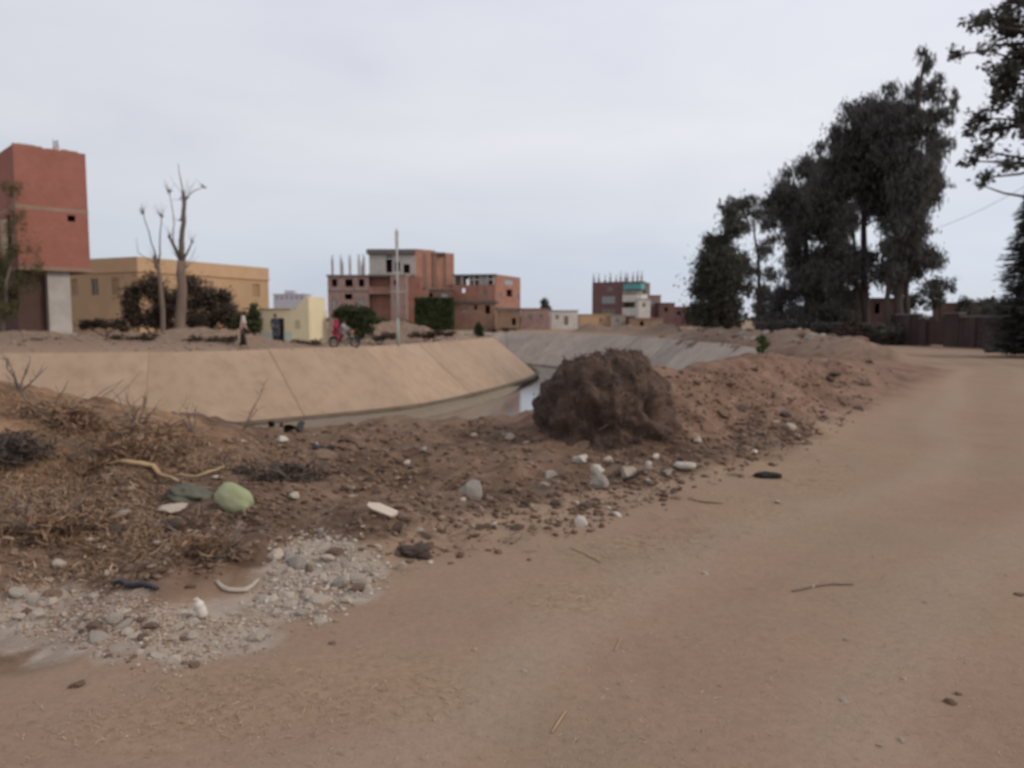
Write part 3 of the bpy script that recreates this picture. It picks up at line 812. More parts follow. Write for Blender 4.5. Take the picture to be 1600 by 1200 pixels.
# recessed brick bay with a balcony
wall(r4, (k1,1.2), (L4,1.2), 0, zr, MATS['brick_orange'], [((592-513)*m4, (601-513)*m4, zz(452), zz(437), 'void'), ((583-513)*m4, (599-513)*m4, zz(484), zz(466), 'pale')], 0.24)
MB().box(k1, L4, -0.1, 1.2, zz(459), zz(457)).build('balcony_floor', MATS['concrete'], r4)
MB().box(k1+0.004, L4, -0.1, 0.02, zz(457), zz(448)).build('balcony_front', MATS['brick_orange'], r4)
for x in (519, 533, 547, 561, 568):
    rebar_column(r4, (x-513)*m4, 0.5+random.uniform(0,0.4), zr+0.25, zz(404+random.uniform(-3,4)), 0.32, 'concrete_pale', 0.8)
for x in (524, 556): rebar_column(r4, (x-513)*m4, 5.5, zr+0.25, zz(411), 0.32, 'concrete', 0.8)

p = W(611, 500, DB-1.2); q = W(635, 500, DB-1.2)
r5, L5 = house('stair_tower', (p.x, p.y), (q.x, q.y), 0, 'narrow pink grey stair tower with one small window between two houses')
shell(r5, L5, 4.0, 0, zz(430), MATS['brick_mauve'], front=[((616-611)*m4, (623-611)*m4, zz(447), zz(438), 'void'), ((616-611)*m4, (623-611)*m4, zz(480), zz(467), 'pale')])
slab(r5, -0.1, L5+0.1, -0.1, 4.1, zz(430), zz(428.5), MATS['concrete_pale'], 'roof')
MB().box(-0.008, L5+0.008, -0.012, 0.0, zz(457), zz(455)).build('floor_band', MATS['concrete_pale'], r5)

DB6 = 126.0; m6 = DB6/FPX
p = W(578, 500, DB6); q = W(650, 500, DB6)
r6, L6 = house('unfinished_tower_block', (p.x, p.y), (q.x, q.y), 0, 'tallest unfinished block with grey open front and orange brick side')
zT = zz(389, DB6); zA = zz(432, DB6)
z6 = lambda py: zz(py, DB6)
u6 = lambda px: (px-578)*m6
d6 = 8.5
# open concrete frame on the front with infill panels
wall(r6, (0,0), (L6,0), z6(428), z6(398), MATS['concrete_pale'], [(u6(604), u6(614), z6(426), z6(400), 'void'), (u6(617), u6(626), z6(424), z6(409), 'void'), (u6(630), u6(641), z6(432), z6(414), 'void') if False else (u6(631), u6(641), z6(427), z6(413), 'void')], 0.3)
slab(r6, -0.35, L6+0.02, -0.4, d6, z6(397), z6(389.5), MATS['concrete_dark'], 'roof')
slab(r6, -0.1, L6+0.0, -0.35, d6, z6(431), z6(428), MATS['concrete'])
wall(r6, (0,0), (L6,0), z6(458), z6(431)-0.01, MATS['brick_mauve'], [(u6(637), u6(648), z6(455), z6(444), 'void')], 0.3)
slab(r6, -0.1, L6, -0.3, d6, z6(461), z6(458), MATS['concrete'])
wall(r6, (0,0), (L6,0), 0, z6(461)-0.01, MATS['brick_dusty'], [(u6(636), u6(646), z6(500), z6(482), 'void')], 0.3)
slab(r6, 0, L6, -0.35, -0.001, z6(478), z6(468), MATS['brick_orange'], 'balcony_front')
q2 = W(710, 500, DB6+6.5); ang6, len6 = frame_of((q.x, q.y), (q2.x, q2.y))
a6 = r6.rotation_euler.z
def loc6(P):
    d = Vector((P[0]-p.x, P[1]-p.y)); c, s = math.cos(-a6), math.sin(-a6)
    return (d.x*c - d.y*s, d.x*s + d.y*c)
e0 = loc6((q.x, q.y)); e1 = loc6((q2.x, q2.y)); ym = 0.30
es = (e0[0] + (e1[0]-e0[0])*0.05, ym+0.02)
half = ((e0[0]+e1[0])*0.5, (e0[1]+e1[1])*0.5)
wall(r6, (e0[0], ym), half, 0, z6(388.5), MATS['brick_orange'], t=0.3)
wall(r6, (half[0]+0.05, half[1]-0.35), (e1[0], e1[1]-0.35), 0, z6(391), MATS['brick_orange'], t=0.3)
for f_ in (0.22, 0.5, 0.74):       # concrete ribs on the brick side
    cx = e0[0] + (e1[0]-e0[0])*f_; cy = e0[1] + (e1[1]-e0[1])*f_ - (0.5 if f_ > .45 else 0.0)
    MB().box(cx-0.35, cx+0.35, cy-0.12, cy+0.1, 0, z6(394)).build('rib', MATS['concrete_band'], r6)
wall(r6, (e1[0], e1[1]), (e1[0]-3, e1[1]+9), 0, z6(391), MATS['brick_orange'], t=0.3)
wall(r6, (0,d6), (0,0.3), 0, z6(398), MATS['brick_mauve'], [(2.0,3.6,z6(424),z6(408),'void')], t=0.3)
MB().box(0.3, e1[0]-0.4, d6-0.3, d6, 0, z6(398)).build('wall', MATS['brick_mauve'], r6)
slab(r6, 0.5, e1[0]-1.2, 2.5, d6-0.3, z6(394), z6(392), MATS['concrete'], 'roof')

# ---- low dark brick house in front of the tall block
p = W(637, 500, 121); q = W(709, 500, 122)
r7, L7 = house('low_brick_house', (p.x, p.y), (q.x, q.y), 0, 'low dark red brick house behind the clipped hedge')
m7 = 121/FPX
shell(r7, L7, 5.0, 0, zz(452, 121), MATS['brick_maroon'], front=[((690-637)*m7, (700-637)*m7, zz(468,121), zz(458,121), 'pale'), ((648-637)*m7, (656-637)*m7, zz(470,121), zz(458,121), 'void'), ((668-637)*m7, (676-637)*m7, zz(470,121), zz(458,121), 'void')])
slab(r7, -0.1, L7+0.1, -0.15, 5.1, zz(452,121), zz(449.5,121), MATS['mud_wall'], 'roof')
rebar_column(r7, (668-637)*m7, -0.22, zz(470,121), zz(440,121), 0.4, 'concrete_band', 0)

# ---- 5. brick house with open top storey, corner towards us at px 773
D5 = 124.0; m5 = D5/FPX
p = W(708, 500, D5+1.5); q = W(774, 500, D5)
r8, L8 = house('brick_house', (p.x, p.y), (q.x, q.y), 0, 'orange brick house with open columned top storey and corner towards canal')
z5 = lambda py: zz(py, D5)
u5 = lambda px: (px-708)*L8/66.0
d8 = 9.5
wall(r8, (0,0), (L8,0), 0, z5(474), MATS['brick_dusty'], [(u5(741), u5(746), z5(484), z5(476), 'void'), (u5(758), u5(766), z5(490), z5(477), 'void'), (u5(722), u5(728), z5(486), z5(477), 'shut')], 0.3)
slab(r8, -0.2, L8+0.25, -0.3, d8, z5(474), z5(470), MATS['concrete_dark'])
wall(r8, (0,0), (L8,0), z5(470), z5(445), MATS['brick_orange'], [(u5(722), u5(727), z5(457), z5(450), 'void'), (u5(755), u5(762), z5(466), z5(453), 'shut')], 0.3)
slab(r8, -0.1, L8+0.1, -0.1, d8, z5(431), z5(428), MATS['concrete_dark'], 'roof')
for px in (710, 722, 734, 741, 752, 762, 771):
    MB().box(u5(px)-0.14, u5(px)+0.14, 0.02, 0.34, z5(445)+0.002, z5(431)).build('column', MATS['concrete_pale'], r8)
MB().box(0.02, u5(728), 0.36, 0.6, z5(445), z5(431)).build('wall', MATS['brick_maroon'], r8)
MB().box(u5(747), u5(760), 0.36, 0.6, z5(445), z5(432)).build('wall', MATS['grey_lilac'], r8)
# side face runs back to px 813
q2 = W(813, 500, D5+10.5)
a8 = r8.rotation_euler.z
def loc8(P):
    d = Vector((P[0]-r8.location.x, P[1]-r8.location.y)); c, s = math.cos(-a8), math.sin(-a8)
    return (d.x*c - d.y*s, d.x*s + d.y*c)
e0 = (L8, 0.3); e1 = loc8((q2.x, q2.y)); Ls = math.hypot(e1[0]-e0[0], e1[1]-e0[1])
wall(r8, e0, e1, z5(480), z5(428)-0.02, MATS['brick_orange'], [(Ls*0.42, Ls*0.66, z5(462), z5(450), 'void'), (Ls*0.10, Ls*0.22, z5(466), z5(457), 'shut'), (Ls*0.36, Ls*0.72, z5(443), z5(434), 'pale'), (Ls*0.84, Ls*0.95, z5(468), z5(456), 'shut')], 0.3)
wall(r8, e0, e1, 0, z5(483), MATS['brick_dusty'], t=0.3)
mb = MB(); dx, dy = (e1[0]-e0[0])/Ls, (e1[1]-e0[1])/Ls
mb.add([(e0[0]+dy*0.3, e0[1]-dx*0.3, z) for z in (z5(483), z5(480))] + [(e1[0]+dy*0.3, e1[1]-dx*0.3, z) for z in (z5(483), z5(480))] + [(e1[0]-dy*0.3, e1[1]+dx*0.3, z) for z in (z5(483), z5(480))] + [(e0[0]-dy*0.3, e0[1]+dx*0.3, z) for z in (z5(483), z5(480))],
       [(0,2,3,1),(2,4,5,3),(4,6,7,5),(6,0,1,7),(1,3,5,7),(0,6,4,2)])
mb.build('floor_slab', MATS['concrete_dark'], r8)
MB().add([(0.0,0.3,z5(430)),(e0[0],0.3,z5(430)),(e1[0]-0.2,e1[1],z5(430)),(0,e1[1],z5(430)),(0.0,0.3,z5(429)),(e0[0],0.3,z5(429)),(e1[0]-0.2,e1[1],z5(429)),(0,e1[1],z5(429))],
         [(0,3,2,1),(4,5,6,7),(0,1,5,4),(1,2,6,5),(2,3,7,6),(3,0,4,7)]).build('roof', MATS['concrete'], r8)
wall(r8, (e1[0], e1[1]), (0, e1[1]), 0, z5(431), MATS['brick_dusty'], t=0.3)

# ---- low yard walls and small houses to the right of it
def small_house(name, px0, px1, Y, ptop, mat, label, depth=5.0, front=(), roofmat='concrete', parapet=None, Y2=None):
    a_, b_ = W(px0, 500, Y), W(px1, 500, Y2 or Y)
    r, Ln = house(name, (a_.x, a_.y), (b_.x, b_.y), 0, label)
    s = Ln / (px1-px0)
    f = [((o[0]-px0)*s, (o[1]-px0)*s, max(0.02, zz(o[3], Y)), zz(o[2], Y), o[4]) for o in front]
    shell(r, Ln, depth, 0, zz(ptop, Y), MATS[mat], front=f)
    slab(r, -0.1, Ln+0.1, -0.12, depth+0.1, zz(ptop, Y)+0.002, zz(ptop, Y)+0.16, MATS[roofmat], 'roof')
    return r, Ln
small_house('yard_wall_house', 776, 812, 119, 487, 'mud_wall', 'mud brown single storey house beneath the orange brick house', 4, [(800,806,497,508,'void')], 'mud_wall')
small_house('mud_house', 814, 858, 128, 483, 'brick_mauve', 'plain mud pink flat house between brick house and white house', 6, [(843,848,492,500,'shut'),(826,831,492,500,'shut')], 'mud_wall')
small_house('white_house', 861, 903, 134, 486, 'white_render', 'small white rendered house with patchy walls beside the tan wall', 6, [(868,873,492,499,'shut'),(881,888,494,508,'shut')], 'concrete')
small_house('tan_yard_house', 906, 954, 142, 492, 'tan_trim', 'low tan house with pale orange parapet behind green shrubs', 6, [(936,941,497,503,'shut')], 'tan_trim')
small_house('grey_yard_house', 954.5, 978, 140, 493, 'concrete', 'low plain grey yard house below the maroon block', 5, [(962,967,498,504,'shut')])

# ---- maroon block with white balconies
D9 = 172.0; m9 = D9/FPX
z9 = lambda py: zz(py, D9)
p = W(925, 500, D9+5); q = W(976, 500, D9)
r9, L9 = house('maroon_block', (p.x, p.y), (q.x, q.y), 0, 'dark maroon apartment block with white balconies and roof rebar')
u9 = lambda px: (px-925)*L9/51.0
shell(r9, L9, 11, 0, z9(441), MATS['brick_maroon'], front=[(u9(940), u9(961), z9(474), z9(462), 'pale'), (u9(940), u9(961), z9(492), z9(482), 'shut'), (u9(948), u9(958), z9(454), z9(447), 'shut')])
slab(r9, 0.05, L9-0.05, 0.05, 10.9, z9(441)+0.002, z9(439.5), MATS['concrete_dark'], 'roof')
for px in (926, 934, 944, 952, 961, 968, 975):
    rebar_column(r9, u9(px), 0.4, z9(439.5), z9(434+random.uniform(-3,2)), 0.35, 'concrete', 1.3)
# balcony wing
MB().box(L9+0.05, L9+4.5, 1.0, 3.2, 0, z9(442)).build('wall', MATS['concrete_dark'], r9)
def balcony(x0, x1, za, zb, mat):
    w_ = x1 - x0; pr = [(x0,0.98),(x1,0.98),(x1,0.2),(x1-0.5,-0.9),(x1-1.4,-1.3),(x0,-1.3)]
    MB().add([(x,y,za) for x,y in pr] + [(x,y,zb) for x,y in pr], [tuple(reversed(range(6))), tuple(range(6,12))] + [(i,(i+1)%6,(i+1)%6+6,i+6) for i in range(6)][::1]).build('balcony', MATS[mat], r9)
balcony(L9+0.06, L9+5.0, z9(472), z9(460.5), 'white_render')
balcony(L9+0.06, L9+5.4, z9(494), z9(481), 'white_render')
balcony(L9+0.06, L9+4.0, z9(459), z9(455), 'concrete')
MB().box(L9+0.06, L9+4.4, -0.9, 0.98, z9(453), z9(443)).build('screen', MATS['teal_paint'], r9)
MB().box(L9-0.2, L9+4.6, -1.1, 1.0, z9(442.5), z9(440.5)).build('roof', MATS['concrete_dark'], r9)
for px in (980, 989, 997, 1004):
    rebar_column(r9, (px-976)*m9 + L9 - 0.1, 0.3, z9(440.5), z9(431+random.uniform(-2,2)), 0.35, 'concrete', 1.2)
# ---- houses trailing off to the right behind the maroon block
small_house('pale_house', 998, 1016, 165, 468, 'white_render', 'pale beige house tucked right of the white balconies', 6, [(1003,1008,473,480,'shut')])
small_house('red_roof_house', 1012, 1032, 185, 462, 'brick_mauve', 'small pinkish house with red top far right of balconies', 6, [(1017,1024,468,475,'pale')], 'brick_orange')
small_house('brown_brick_house', 1030, 1054, 180, 474, 'brick_maroon', 'dark brown brick house left of the leftmost dense tree', 6, [(1038,1043,480,487,'void')], 'concrete_dark')
small_house('red_brick_house', 1052, 1092, 186, 480, 'brick_maroon', 'far low red brick house partly hidden by leftmost dense tree', 6, [(1058,1063,486,492,'void')], 'brick_red')
small_house('tan_low_house', 984, 1036, 138, 498, 'mud_wall', 'low mud brown house below the white balconies', 4, [(1000,1006,502,510,'void')], 'concrete_band')

# ---- boundary wall, gate and houses on the right, across the road
surf('maroon_wall', (0.070, 0.045, 0.041), (0.045, 0.030, 0.029), 0.8, 0.9, 0.2, 15, cc=(0.085, 0.06, 0.054), streak=0.3)
surf('maroon_gate', (0.075, 0.04, 0.037), (0.055, 0.032, 0.03), 2, 0.7)
def yard_wall(px0, Y0, px1, Y1, h, label, posts=5):
    a_, b_ = W(px0, 500, Y0), W(px1, 500, Y1)
    an, Ln = frame_of(a_, b_)
    r = empty('yard_wall', (a_.x, a_.y, 0), an); tag(r, label, 'wall')
    MB().box(0, Ln, 0, 0.25, -0.3, h).build('wall', MATS['maroon_wall'], r)
    MB().box(-0.02, Ln+0.02, -0.06, 0.31, h+0.002, h+0.12).build('coping', MATS['concrete_dark'], r)
    for k in range(posts):
        x = Ln*(k+0.5)/posts
        MB().box(x-0.22, x+0.22, -0.09, -0.001, -0.3, h-0.004).build('pilaster', MATS['maroon_wall'], r)
    return r
yard_wall(1400, 49.5, 1437, 48.0, 1.9, 'dark maroon yard wall left of the gate', 1)
yard_wall(1502, 45.2, 1640, 39.0, 1.75, 'dark maroon yard wall right of the gate', 3)
yard_wall(1180, 66, 1396, 50.5, 1.3, 'low dark wall running behind the tall tree trunks', 2)
a_, b_ = W(1438, 500, 47.8), W(1501, 500, 45.3)
an, Ln = frame_of(a_, b_)
gt = tag(empty('yard_gate', (a_.x, a_.y, 0), an), 'closed maroon metal yard gate between two stepped piers', 'gate')
zg = zz(492, 46.5)
MB().box(0.02, 0.5, -0.15, 0.4, -0.3, zg-0.25).build('pier', MATS['maroon_wall'], gt)
MB().box(Ln-0.95, Ln-0.02, -0.15, 0.4, -0.3, zg+0.05).build('pier', MATS['maroon_wall'], gt)
for k in range(2):
    x0 = 0.52 + k*(Ln-1.5)/2
    lf = MB().box(x0, x0+(Ln-1.5)/2-0.02, 0.05, 0.10, 0.08, zg-0.3-0.1*k).build('gate_leaf', MATS['maroon_gate'], gt)
    for j in range(3):
        MB().box(x0+0.1, x0+(Ln-1.5)/2-0.12, 0.02, 0.049, 0.3+0.55*j, 0.7+0.55*j).build('panel', MATS['maroon_gate'], lf)
MB().box(0.02, 0.5, -0.2, 0.45, zg-0.248, zg-0.15).build('pier_cap', MATS['concrete_dark'], gt)
MB().box(Ln-0.98, Ln+0.01, -0.2, 0.45, zg+0.052, zg+0.14).build('pier_cap', MATS['concrete_dark'], gt)
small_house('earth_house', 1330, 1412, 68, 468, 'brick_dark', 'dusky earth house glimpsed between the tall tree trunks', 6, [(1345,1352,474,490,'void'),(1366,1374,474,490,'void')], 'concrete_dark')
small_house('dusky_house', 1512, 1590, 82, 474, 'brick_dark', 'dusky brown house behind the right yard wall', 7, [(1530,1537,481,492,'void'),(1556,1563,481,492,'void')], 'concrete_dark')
# ================================================================ TREES AND SHRUBS
leaf_mat('leaf_dark', (0.125, 0.118, 0.108), (0.062, 0.059, 0.056), 0.7, 0.2)
leaf_mat('leaf_ivy', (0.118, 0.113, 0.085), (0.060, 0.058, 0.048), 0.8, 0.2)
leaf_mat('leaf_mid', (0.125, 0.120, 0.10), (0.062, 0.060, 0.053), 0.9, 0.2)
leaf_mat('leaf_olive', (0.14, 0.125, 0.06), (0.085, 0.075, 0.035), 0.9, 0.2)
leaf_mat('leaf_green', (0.085, 0.10, 0.045), (0.04, 0.052, 0.022), 1.2, 0.15)
leaf_mat('leaf_bright', (0.12, 0.17, 0.05), (0.07, 0.10, 0.03), 2.0, 0.2)
leaf_mat('leaf_brown', (0.115, 0.085, 0.06), (0.06, 0.044, 0.032), 0.8, 0.1)
surf('bark', (0.085, 0.066, 0.055), (0.05, 0.04, 0.035), 3.0, 0.95, 0.6, 18, stretch=(1, 1, 0.25))
surf('bark_pale', (0.23, 0.165, 0.132), (0.15, 0.108, 0.088), 3.0, 0.95, 0.5, 18, stretch=(1, 1, 0.25))
surf('bark_grey', (0.19, 0.15, 0.125), (0.125, 0.10, 0.083), 3.0, 0.95, 0.5, 18, stretch=(1, 1, 0.25))

def leaf_cloud(clumps, style, lw, ll, rng, sub=9):
    """clumps: (centre Vector, rx, ry(depth), rz, count) -> quads. Leaves gather round sub-centres so the outline is ragged"""
    P = []; 
    for (c, rx, ry, rz, n) in clumps:
        k = max(4, int(sub))
        d = rng.normal(size=(k, 3)); d /= np.linalg.norm(d, axis=1)[:, None]
        sc_ = d * (rng.uniform(0.25, 1.0, (k, 1)))
        pick = rng.integers(0, k, n)
        pts = sc_[pick] + rng.normal(size=(n, 3)) * 0.20
        core = rng.random(n) < 0.16
        pts[core] = rng.normal(size=(core.sum(), 3)) * 0.40
        P.append(np.array(c)[None, :] + pts * np.array([rx, ry, rz])[None, :])
    P = np.concatenate(P); n = len(P)
    if style == 'droop':
        ax = np.stack([rng.normal(size=n)*0.45, rng.normal(size=n)*0.45, -np.ones(n)], 1)
    elif style == 'up':
        ax = np.stack([rng.normal(size=n)*0.7, rng.normal(size=n)*0.7, np.ones(n)], 1)
    else:
        ax = rng.normal(size=(n, 3)); ax[:, 2] *= 0.6
    ax /= np.linalg.norm(ax, axis=1)[:, None]
    sd = np.cross(ax, rng.normal(size=(n, 3))); sd /= np.linalg.norm(sd, axis=1)[:, None]
    s = rng.uniform(0.6, 1.3, (n, 1))
    a = ax * ll * s * 0.5; b_ = sd * lw * s * 0.5
    V_ = np.stack([P - a, P + b_ - a*0.1, P + a, P - b_ - a*0.1], 1).reshape(-1, 3)
    F = np.arange(n*4, dtype=np.int32).reshape(n, 4)
    return V_, F
def bend(p0, p1, k=4, wob=0.08, rng=random):
    p0, p1 = Vector(p0), Vector(p1); L_ = (p1-p0).length
    out = [p0]
    for i in range(1, k):
        t = i/k
        out.append(p0.lerp(p1, t) + Vector((rng.uniform(-1,1), rng.uniform(-1,1), rng.uniform(-.3,.3)))*L_*wob)
    out.append(p1); return out
def tree(name, label, base_px, Y, trunk, clumps, mat, bark='bark', style='droop', lw=0.09, ll=0.42, dens=1.0, tr=0.3, group=None, spread=0.8, basez=None, cat='tree', extra_trunks=(), seed=1, sub=9):
    """trunk: list of (px,py) from base to top; clumps: (px,py,rx_px,rz_px[,density])"""
    rng = np.random.default_rng(seed); rd = random.Random(seed)
    s = Y / FPX
    base = W(base_px, 500, Y); bz = H(base.x, base.y) if basez is None else basez
    root = empty(name, (base.x, base.y, bz)); tag(root, label, cat, group)
    o = Vector((base.x, base.y, bz))
    tops = []
    for tk in (trunk, *extra_trunks):
        pts = [W(x, y, Y) for x, y in tk]
        pts[0].z = bz - 0.3 if tk is trunk else max(bz - 0.3, pts[0].z if pts[0].z > bz + 0.6 else bz - 0.3)
        r0 = tr if tk is trunk else tr*0.7
        fine = []
        for a_, b_ in zip(pts[:-1], pts[1:]): fine += bend(a_, b_, 3, 0.03, rd)[:-1]
        fine.append(pts[-1])
        MB().tube([p_ - o for p_ in fine], [r0*(1-0.8*i/(len(fine)-1)) + 0.02 for i in range(len(fine))], 9).build('trunk', MATS[bark], root, True)
        tops += fine[len(fine)//3:]
    cl = []
    for c in clumps:
        limb = MB()
        cx, cy, rx, rz = c[:4]; dn = c[4] if len(c) > 4 else 1.0
        P = W(cx, cy, Y); P.y += rd.uniform(-1, 1) * spread * s * 40
        n = int(dens * dn * 62 * rx * rz * s * s / (lw*ll))
        cl.append((P - o, rx*s*1.12, (rx+rz)*0.5*s*1.1, rz*s*1.12, max(40, n)))
        nb = min(tops, key=lambda t: (t - P).length + max(0, (t.z - P.z))*0.8)
        limb.tube([q_ - o for q_ in bend(nb, P, 4, 0.07, rd)], [tr*0.28, tr*0.22, tr*0.17, tr*0.12, tr*0.06], 6)
        for k in range(3):
            e = P + Vector((rd.uniform(-1,1)*rx*s, rd.uniform(-1,1)*rx*s, rd.uniform(-.6,1)*rz*s))
            limb.tube([q_ - o for q_ in bend(P, e, 3, 0.08, rd)], [tr*0.09, tr*0.07, tr*0.05, tr*0.02], 5)
        limb.build('limb', MATS[bark], root, True)
    V_, F = leaf_cloud(cl, style, lw, ll, rng, sub)
    link('crown', mesh_np('crown', V_, F, MATS[mat]), root)
    return root

GT = 'tall trees along the far side of the road'
tree('tall_tree', 'ivy covered dense column tree leftmost of the tall tree row', 1118, 74, [(1118,505),(1122,430),(1145,350)],
     [(1112,480,34,32,1.5),(1122,450,40,34,1.6),(1104,425,26,30,1.3),(1128,415,36,34,1.5),(1125,385,28,24,1.3),(1148,350,26,24,.9),(1158,322,22,16,.6),(1098,500,22,16,1.3),(1140,500,22,18,1.4),(1140,460,22,30,1.4),(1135,330,16,14,.5)],
     'leaf_ivy', tr=0.35, lw=0.16, ll=0.34, dens=0.75, group=GT, seed=3, spread=.5)
tree('tall_tree', 'thin airy tree with sky gaps second in the tall tree row', 1190, 68, [(1190,510),(1186,430),(1178,340)],
     [(1180,330,26,16,.55),(1165,318,16,12,.5),(1200,345,16,14,.5),(1195,395,20,16,.55),(1180,425,18,16,.6),(1205,430,16,14,.5),(1185,460,18,18,.8),(1192,490,20,20,1.2),(1212,375,12,12,.5)],
     'leaf_mid', tr=0.22, dens=0.62, group=GT, seed=4, spread=.5)
tree('tall_tree', 'dark broad tree with domed crown third in the tall tree row', 1262, 60, [(1265,520),(1262,420),(1262,300)],
     [(1226,298,28,22,.9),(1268,262,32,26,.9),(1250,315,40,30,1.2),(1222,345,26,26,1.0),(1262,360,40,34,1.5),(1272,415,36,36,1.6),(1282,465,34,36,1.6),(1252,500,44,24,1.6),(1228,380,18,18,.8),(1290,320,26,40,1.3),(1290,500,30,24,1.5),(1300,400,24,30,1.3),(1298,345,24,34,1.3),(1240,425,26,34,1.3),(1236,468,24,28,1.4),(1312,470,22,28,1.2),(1208,318,12,12,.5)],
     'leaf_dark', tr=0.4, dens=0.72, group=GT, seed=5)
tree('tall_tree', 'darkest and fullest tree just left of the tallest spire tree', 1350, 54, [(1352,525),(1350,400),(1352,260)],
     [(1300,245,26,24,.9),(1335,205,34,30,1.1),(1372,178,30,28,.9),(1350,240,42,34,1.7),(1312,290,36,34,1.5),(1362,285,40,30,1.6),(1385,235,28,36,1.5),(1392,160,22,18,.6),(1390,330,24,40,1.2),(1330,340,24,22,.7),(1310,355,14,40,1.0),(1352,320,10,24,.7),(1400,390,34,28,1.4),(1372,425,30,26,1.1),(1335,420,26,28,1.0),(1318,450,22,30,1.0),(1352,452,20,14,.7),(1306,318,26,32,1.4),(1322,270,26,26,1.3),(1372,320,24,28,1.3),(1395,285,24,40,1.4)],
     'leaf_dark', tr=0.36, dens=0.72, group=GT, seed=6, extra_trunks=([(1340,525),(1338,440),(1332,340)],))
tree('tall_tree', 'tallest tree with ragged pointed spire at top of the row', 1408, 50, [(1404,528),(1408,430),(1424,260),(1448,80)],
     [(1451,76,8,14,.45),(1450,100,11,18,.6),(1444,132,16,20,.6),(1432,168,26,22,.9),(1460,180,20,18,.6),(1474,165,10,14,.4),(1436,205,34,24,1.0),(1470,215,18,12,.45),(1420,250,30,30,1.1),(1446,245,22,22,.8),(1424,300,28,30,1.1),(1440,345,14,24,.8),(1422,365,28,30,1.3),(1436,405,24,24,1.2),(1412,420,26,26,1.2),(1462,290,16,8,.35),(1466,125,8,10,.3),(1408,185,16,22,.9),(1405,225,26,28,1.3),(1412,285,26,34,1.3),(1410,340,26,34,1.4),(1434,275,20,26,1.1),(1440,155,14,20,.8),(1398,370,24,28,1.2),(1446,300,14,20,.8)],
     'leaf_dark', tr=0.32, dens=0.72, group=GT, seed=7, extra_trunks=([(1390,528),(1388,450),(1400,350)],[(1424,528),(1416,450),(1420,380)]))
tree('yard_tree', 'slim dark green tree standing inside the yard left of gate', 1416, 66, [(1416,520),(1416,460)],
     [(1416,450,12,14,1.2),(1416,475,14,16,1.4),(1414,498,13,14,1.4)], 'leaf_mid', tr=0.12, lw=0.14, ll=0.28, dens=0.8, seed=8, style='any')
tree('yard_tree', 'small round crowned tree on thin stem above the gate', 1466, 62, [(1470,520),(1469,490),(1464,455)],
     [(1464,450,22,18,.8),(1448,458,12,12,.7),(1480,446,14,13,.6),(1463,476,14,12,.9)], 'leaf_mid', tr=0.12, lw=0.14, ll=0.28, dens=0.62, seed=9, style='any')
tree('yard_tree', 'dark shrubby tree behind the right yard wall beside post', 1515, 64, [(1515,520),(1514,480)],
     [(1512,475,13,14,1.2),(1524,478,14,14,1.0),(1511,497,12,14,1.3),(1545,484,16,13,.8),(1562,482,14,12,.7)], 'leaf_mid', tr=0.12, lw=0.14, ll=0.28, dens=0.8, seed=10, style='any')
tree('overhanging_tree', 'leafy tree reaching into the picture from the upper right edge', 1668, 27, [(1668,560),(1660,330),(1640,120),(1625,-60)],
     [(1512,44,22,13,.6),(1545,34,22,13,.7),(1506,78,15,14,.45),(1530,84,16,12,.45),(1572,8,20,18,.5),(1592,40,26,24,.5),(1600,85,24,20,.6),(1558,112,22,18,.6),(1588,130,22,34,1.1),(1605,160,24,40,1.3),(1568,150,18,16,.4),(1552,176,20,16,.6),(1575,200,22,16,.6),(1600,215,24,20,.8),(1532,198,14,14,.45),(1545,232,20,14,.6),(1522,250,14,12,.45),(1540,276,16,12,.5),(1560,262,16,12,.4),(1530,290,10,8,.3),(1590,250,18,16,.4),(1640,60,50,50,1.0),(1650,180,50,50,1.0),(1640,-40,60,50,1)],
     'leaf_mid', tr=0.28, lw=0.10, ll=0.17, dens=0.62, seed=12, style='any', spread=0.8, sub=12)
# spiky araucaria-like conifer on the right edge
rd = random.Random(5)
b_ = W(1612, 500, 33); root = tag(empty('spiky_conifer', (b_.x, b_.y, 0)), 'dark spiky conifer with drooping fronds at the right edge', 'tree')
s = 33/FPX
MB().tube([(0,0,-0.2),(0.05,0,2.5),(0,0.05,W(1612,290,33).z)], [0.2,0.15,0.03], 9).build('trunk', MATS['bark'], root, True)
fr = MB(); V0 = []; F0 = []
ztop = W(1612, 285, 33).z
lev = np.linspace(0.25, ztop, 110)
for z in lev:
    rr = (1.7 if z < 3.2 else 1.55) * (1 - (z/ztop)**2.2) + 0.25
    if 2.5 < z < 3.3: rr *= 0.75
    for k in range(9):
        a = rd.uniform(0, 6.28); r_ = rr*rd.uniform(0.6, 1.0)
        tip = Vector((math.cos(a)*r_, math.sin(a)*r_, z + rd.uniform(-0.1,0.25)))
        st = Vector((0,0,z-0.1)); md = st.lerp(tip, .6) + Vector((0,0,0.12))
        for q0, q1 in ((st, md), (md, tip)):
            n_ = 9
            for j in range(n_):
                c = q0.lerp(q1, j/n_); d_ = (q1-q0).normalized()
                for sgn in (-1, 1):
                    sd = d_.cross(Vector((0,0,1))).normalized()*sgn
                    e = c + (sd*0.8 + d_*0.7 + Vector((0,0,rd.uniform(-.3,.3))))*rd.uniform(0.12,0.26)
                    w_ = d_*0.036
                    i0 = len(V0); V0 += [c-w_, c+w_, e+w_*0.4, e-w_*0.4]; F0.append((i0,i0+1,i0+2,i0+3))
Vc, Fc = leaf_cloud([(Vector((0,0,z)), 1.15*(1-(z/ztop)**2.2)+.2, 1.0*(1-(z/ztop)**2.2)+.2, .45, 900) for z in np.linspace(.4, ztop*.93, 12)], 'any', .07, .2, np.random.default_rng(6), 8)
link('inner_foliage', mesh_np('inner_foliage', Vc, Fc, MATS['leaf_dark']), root)
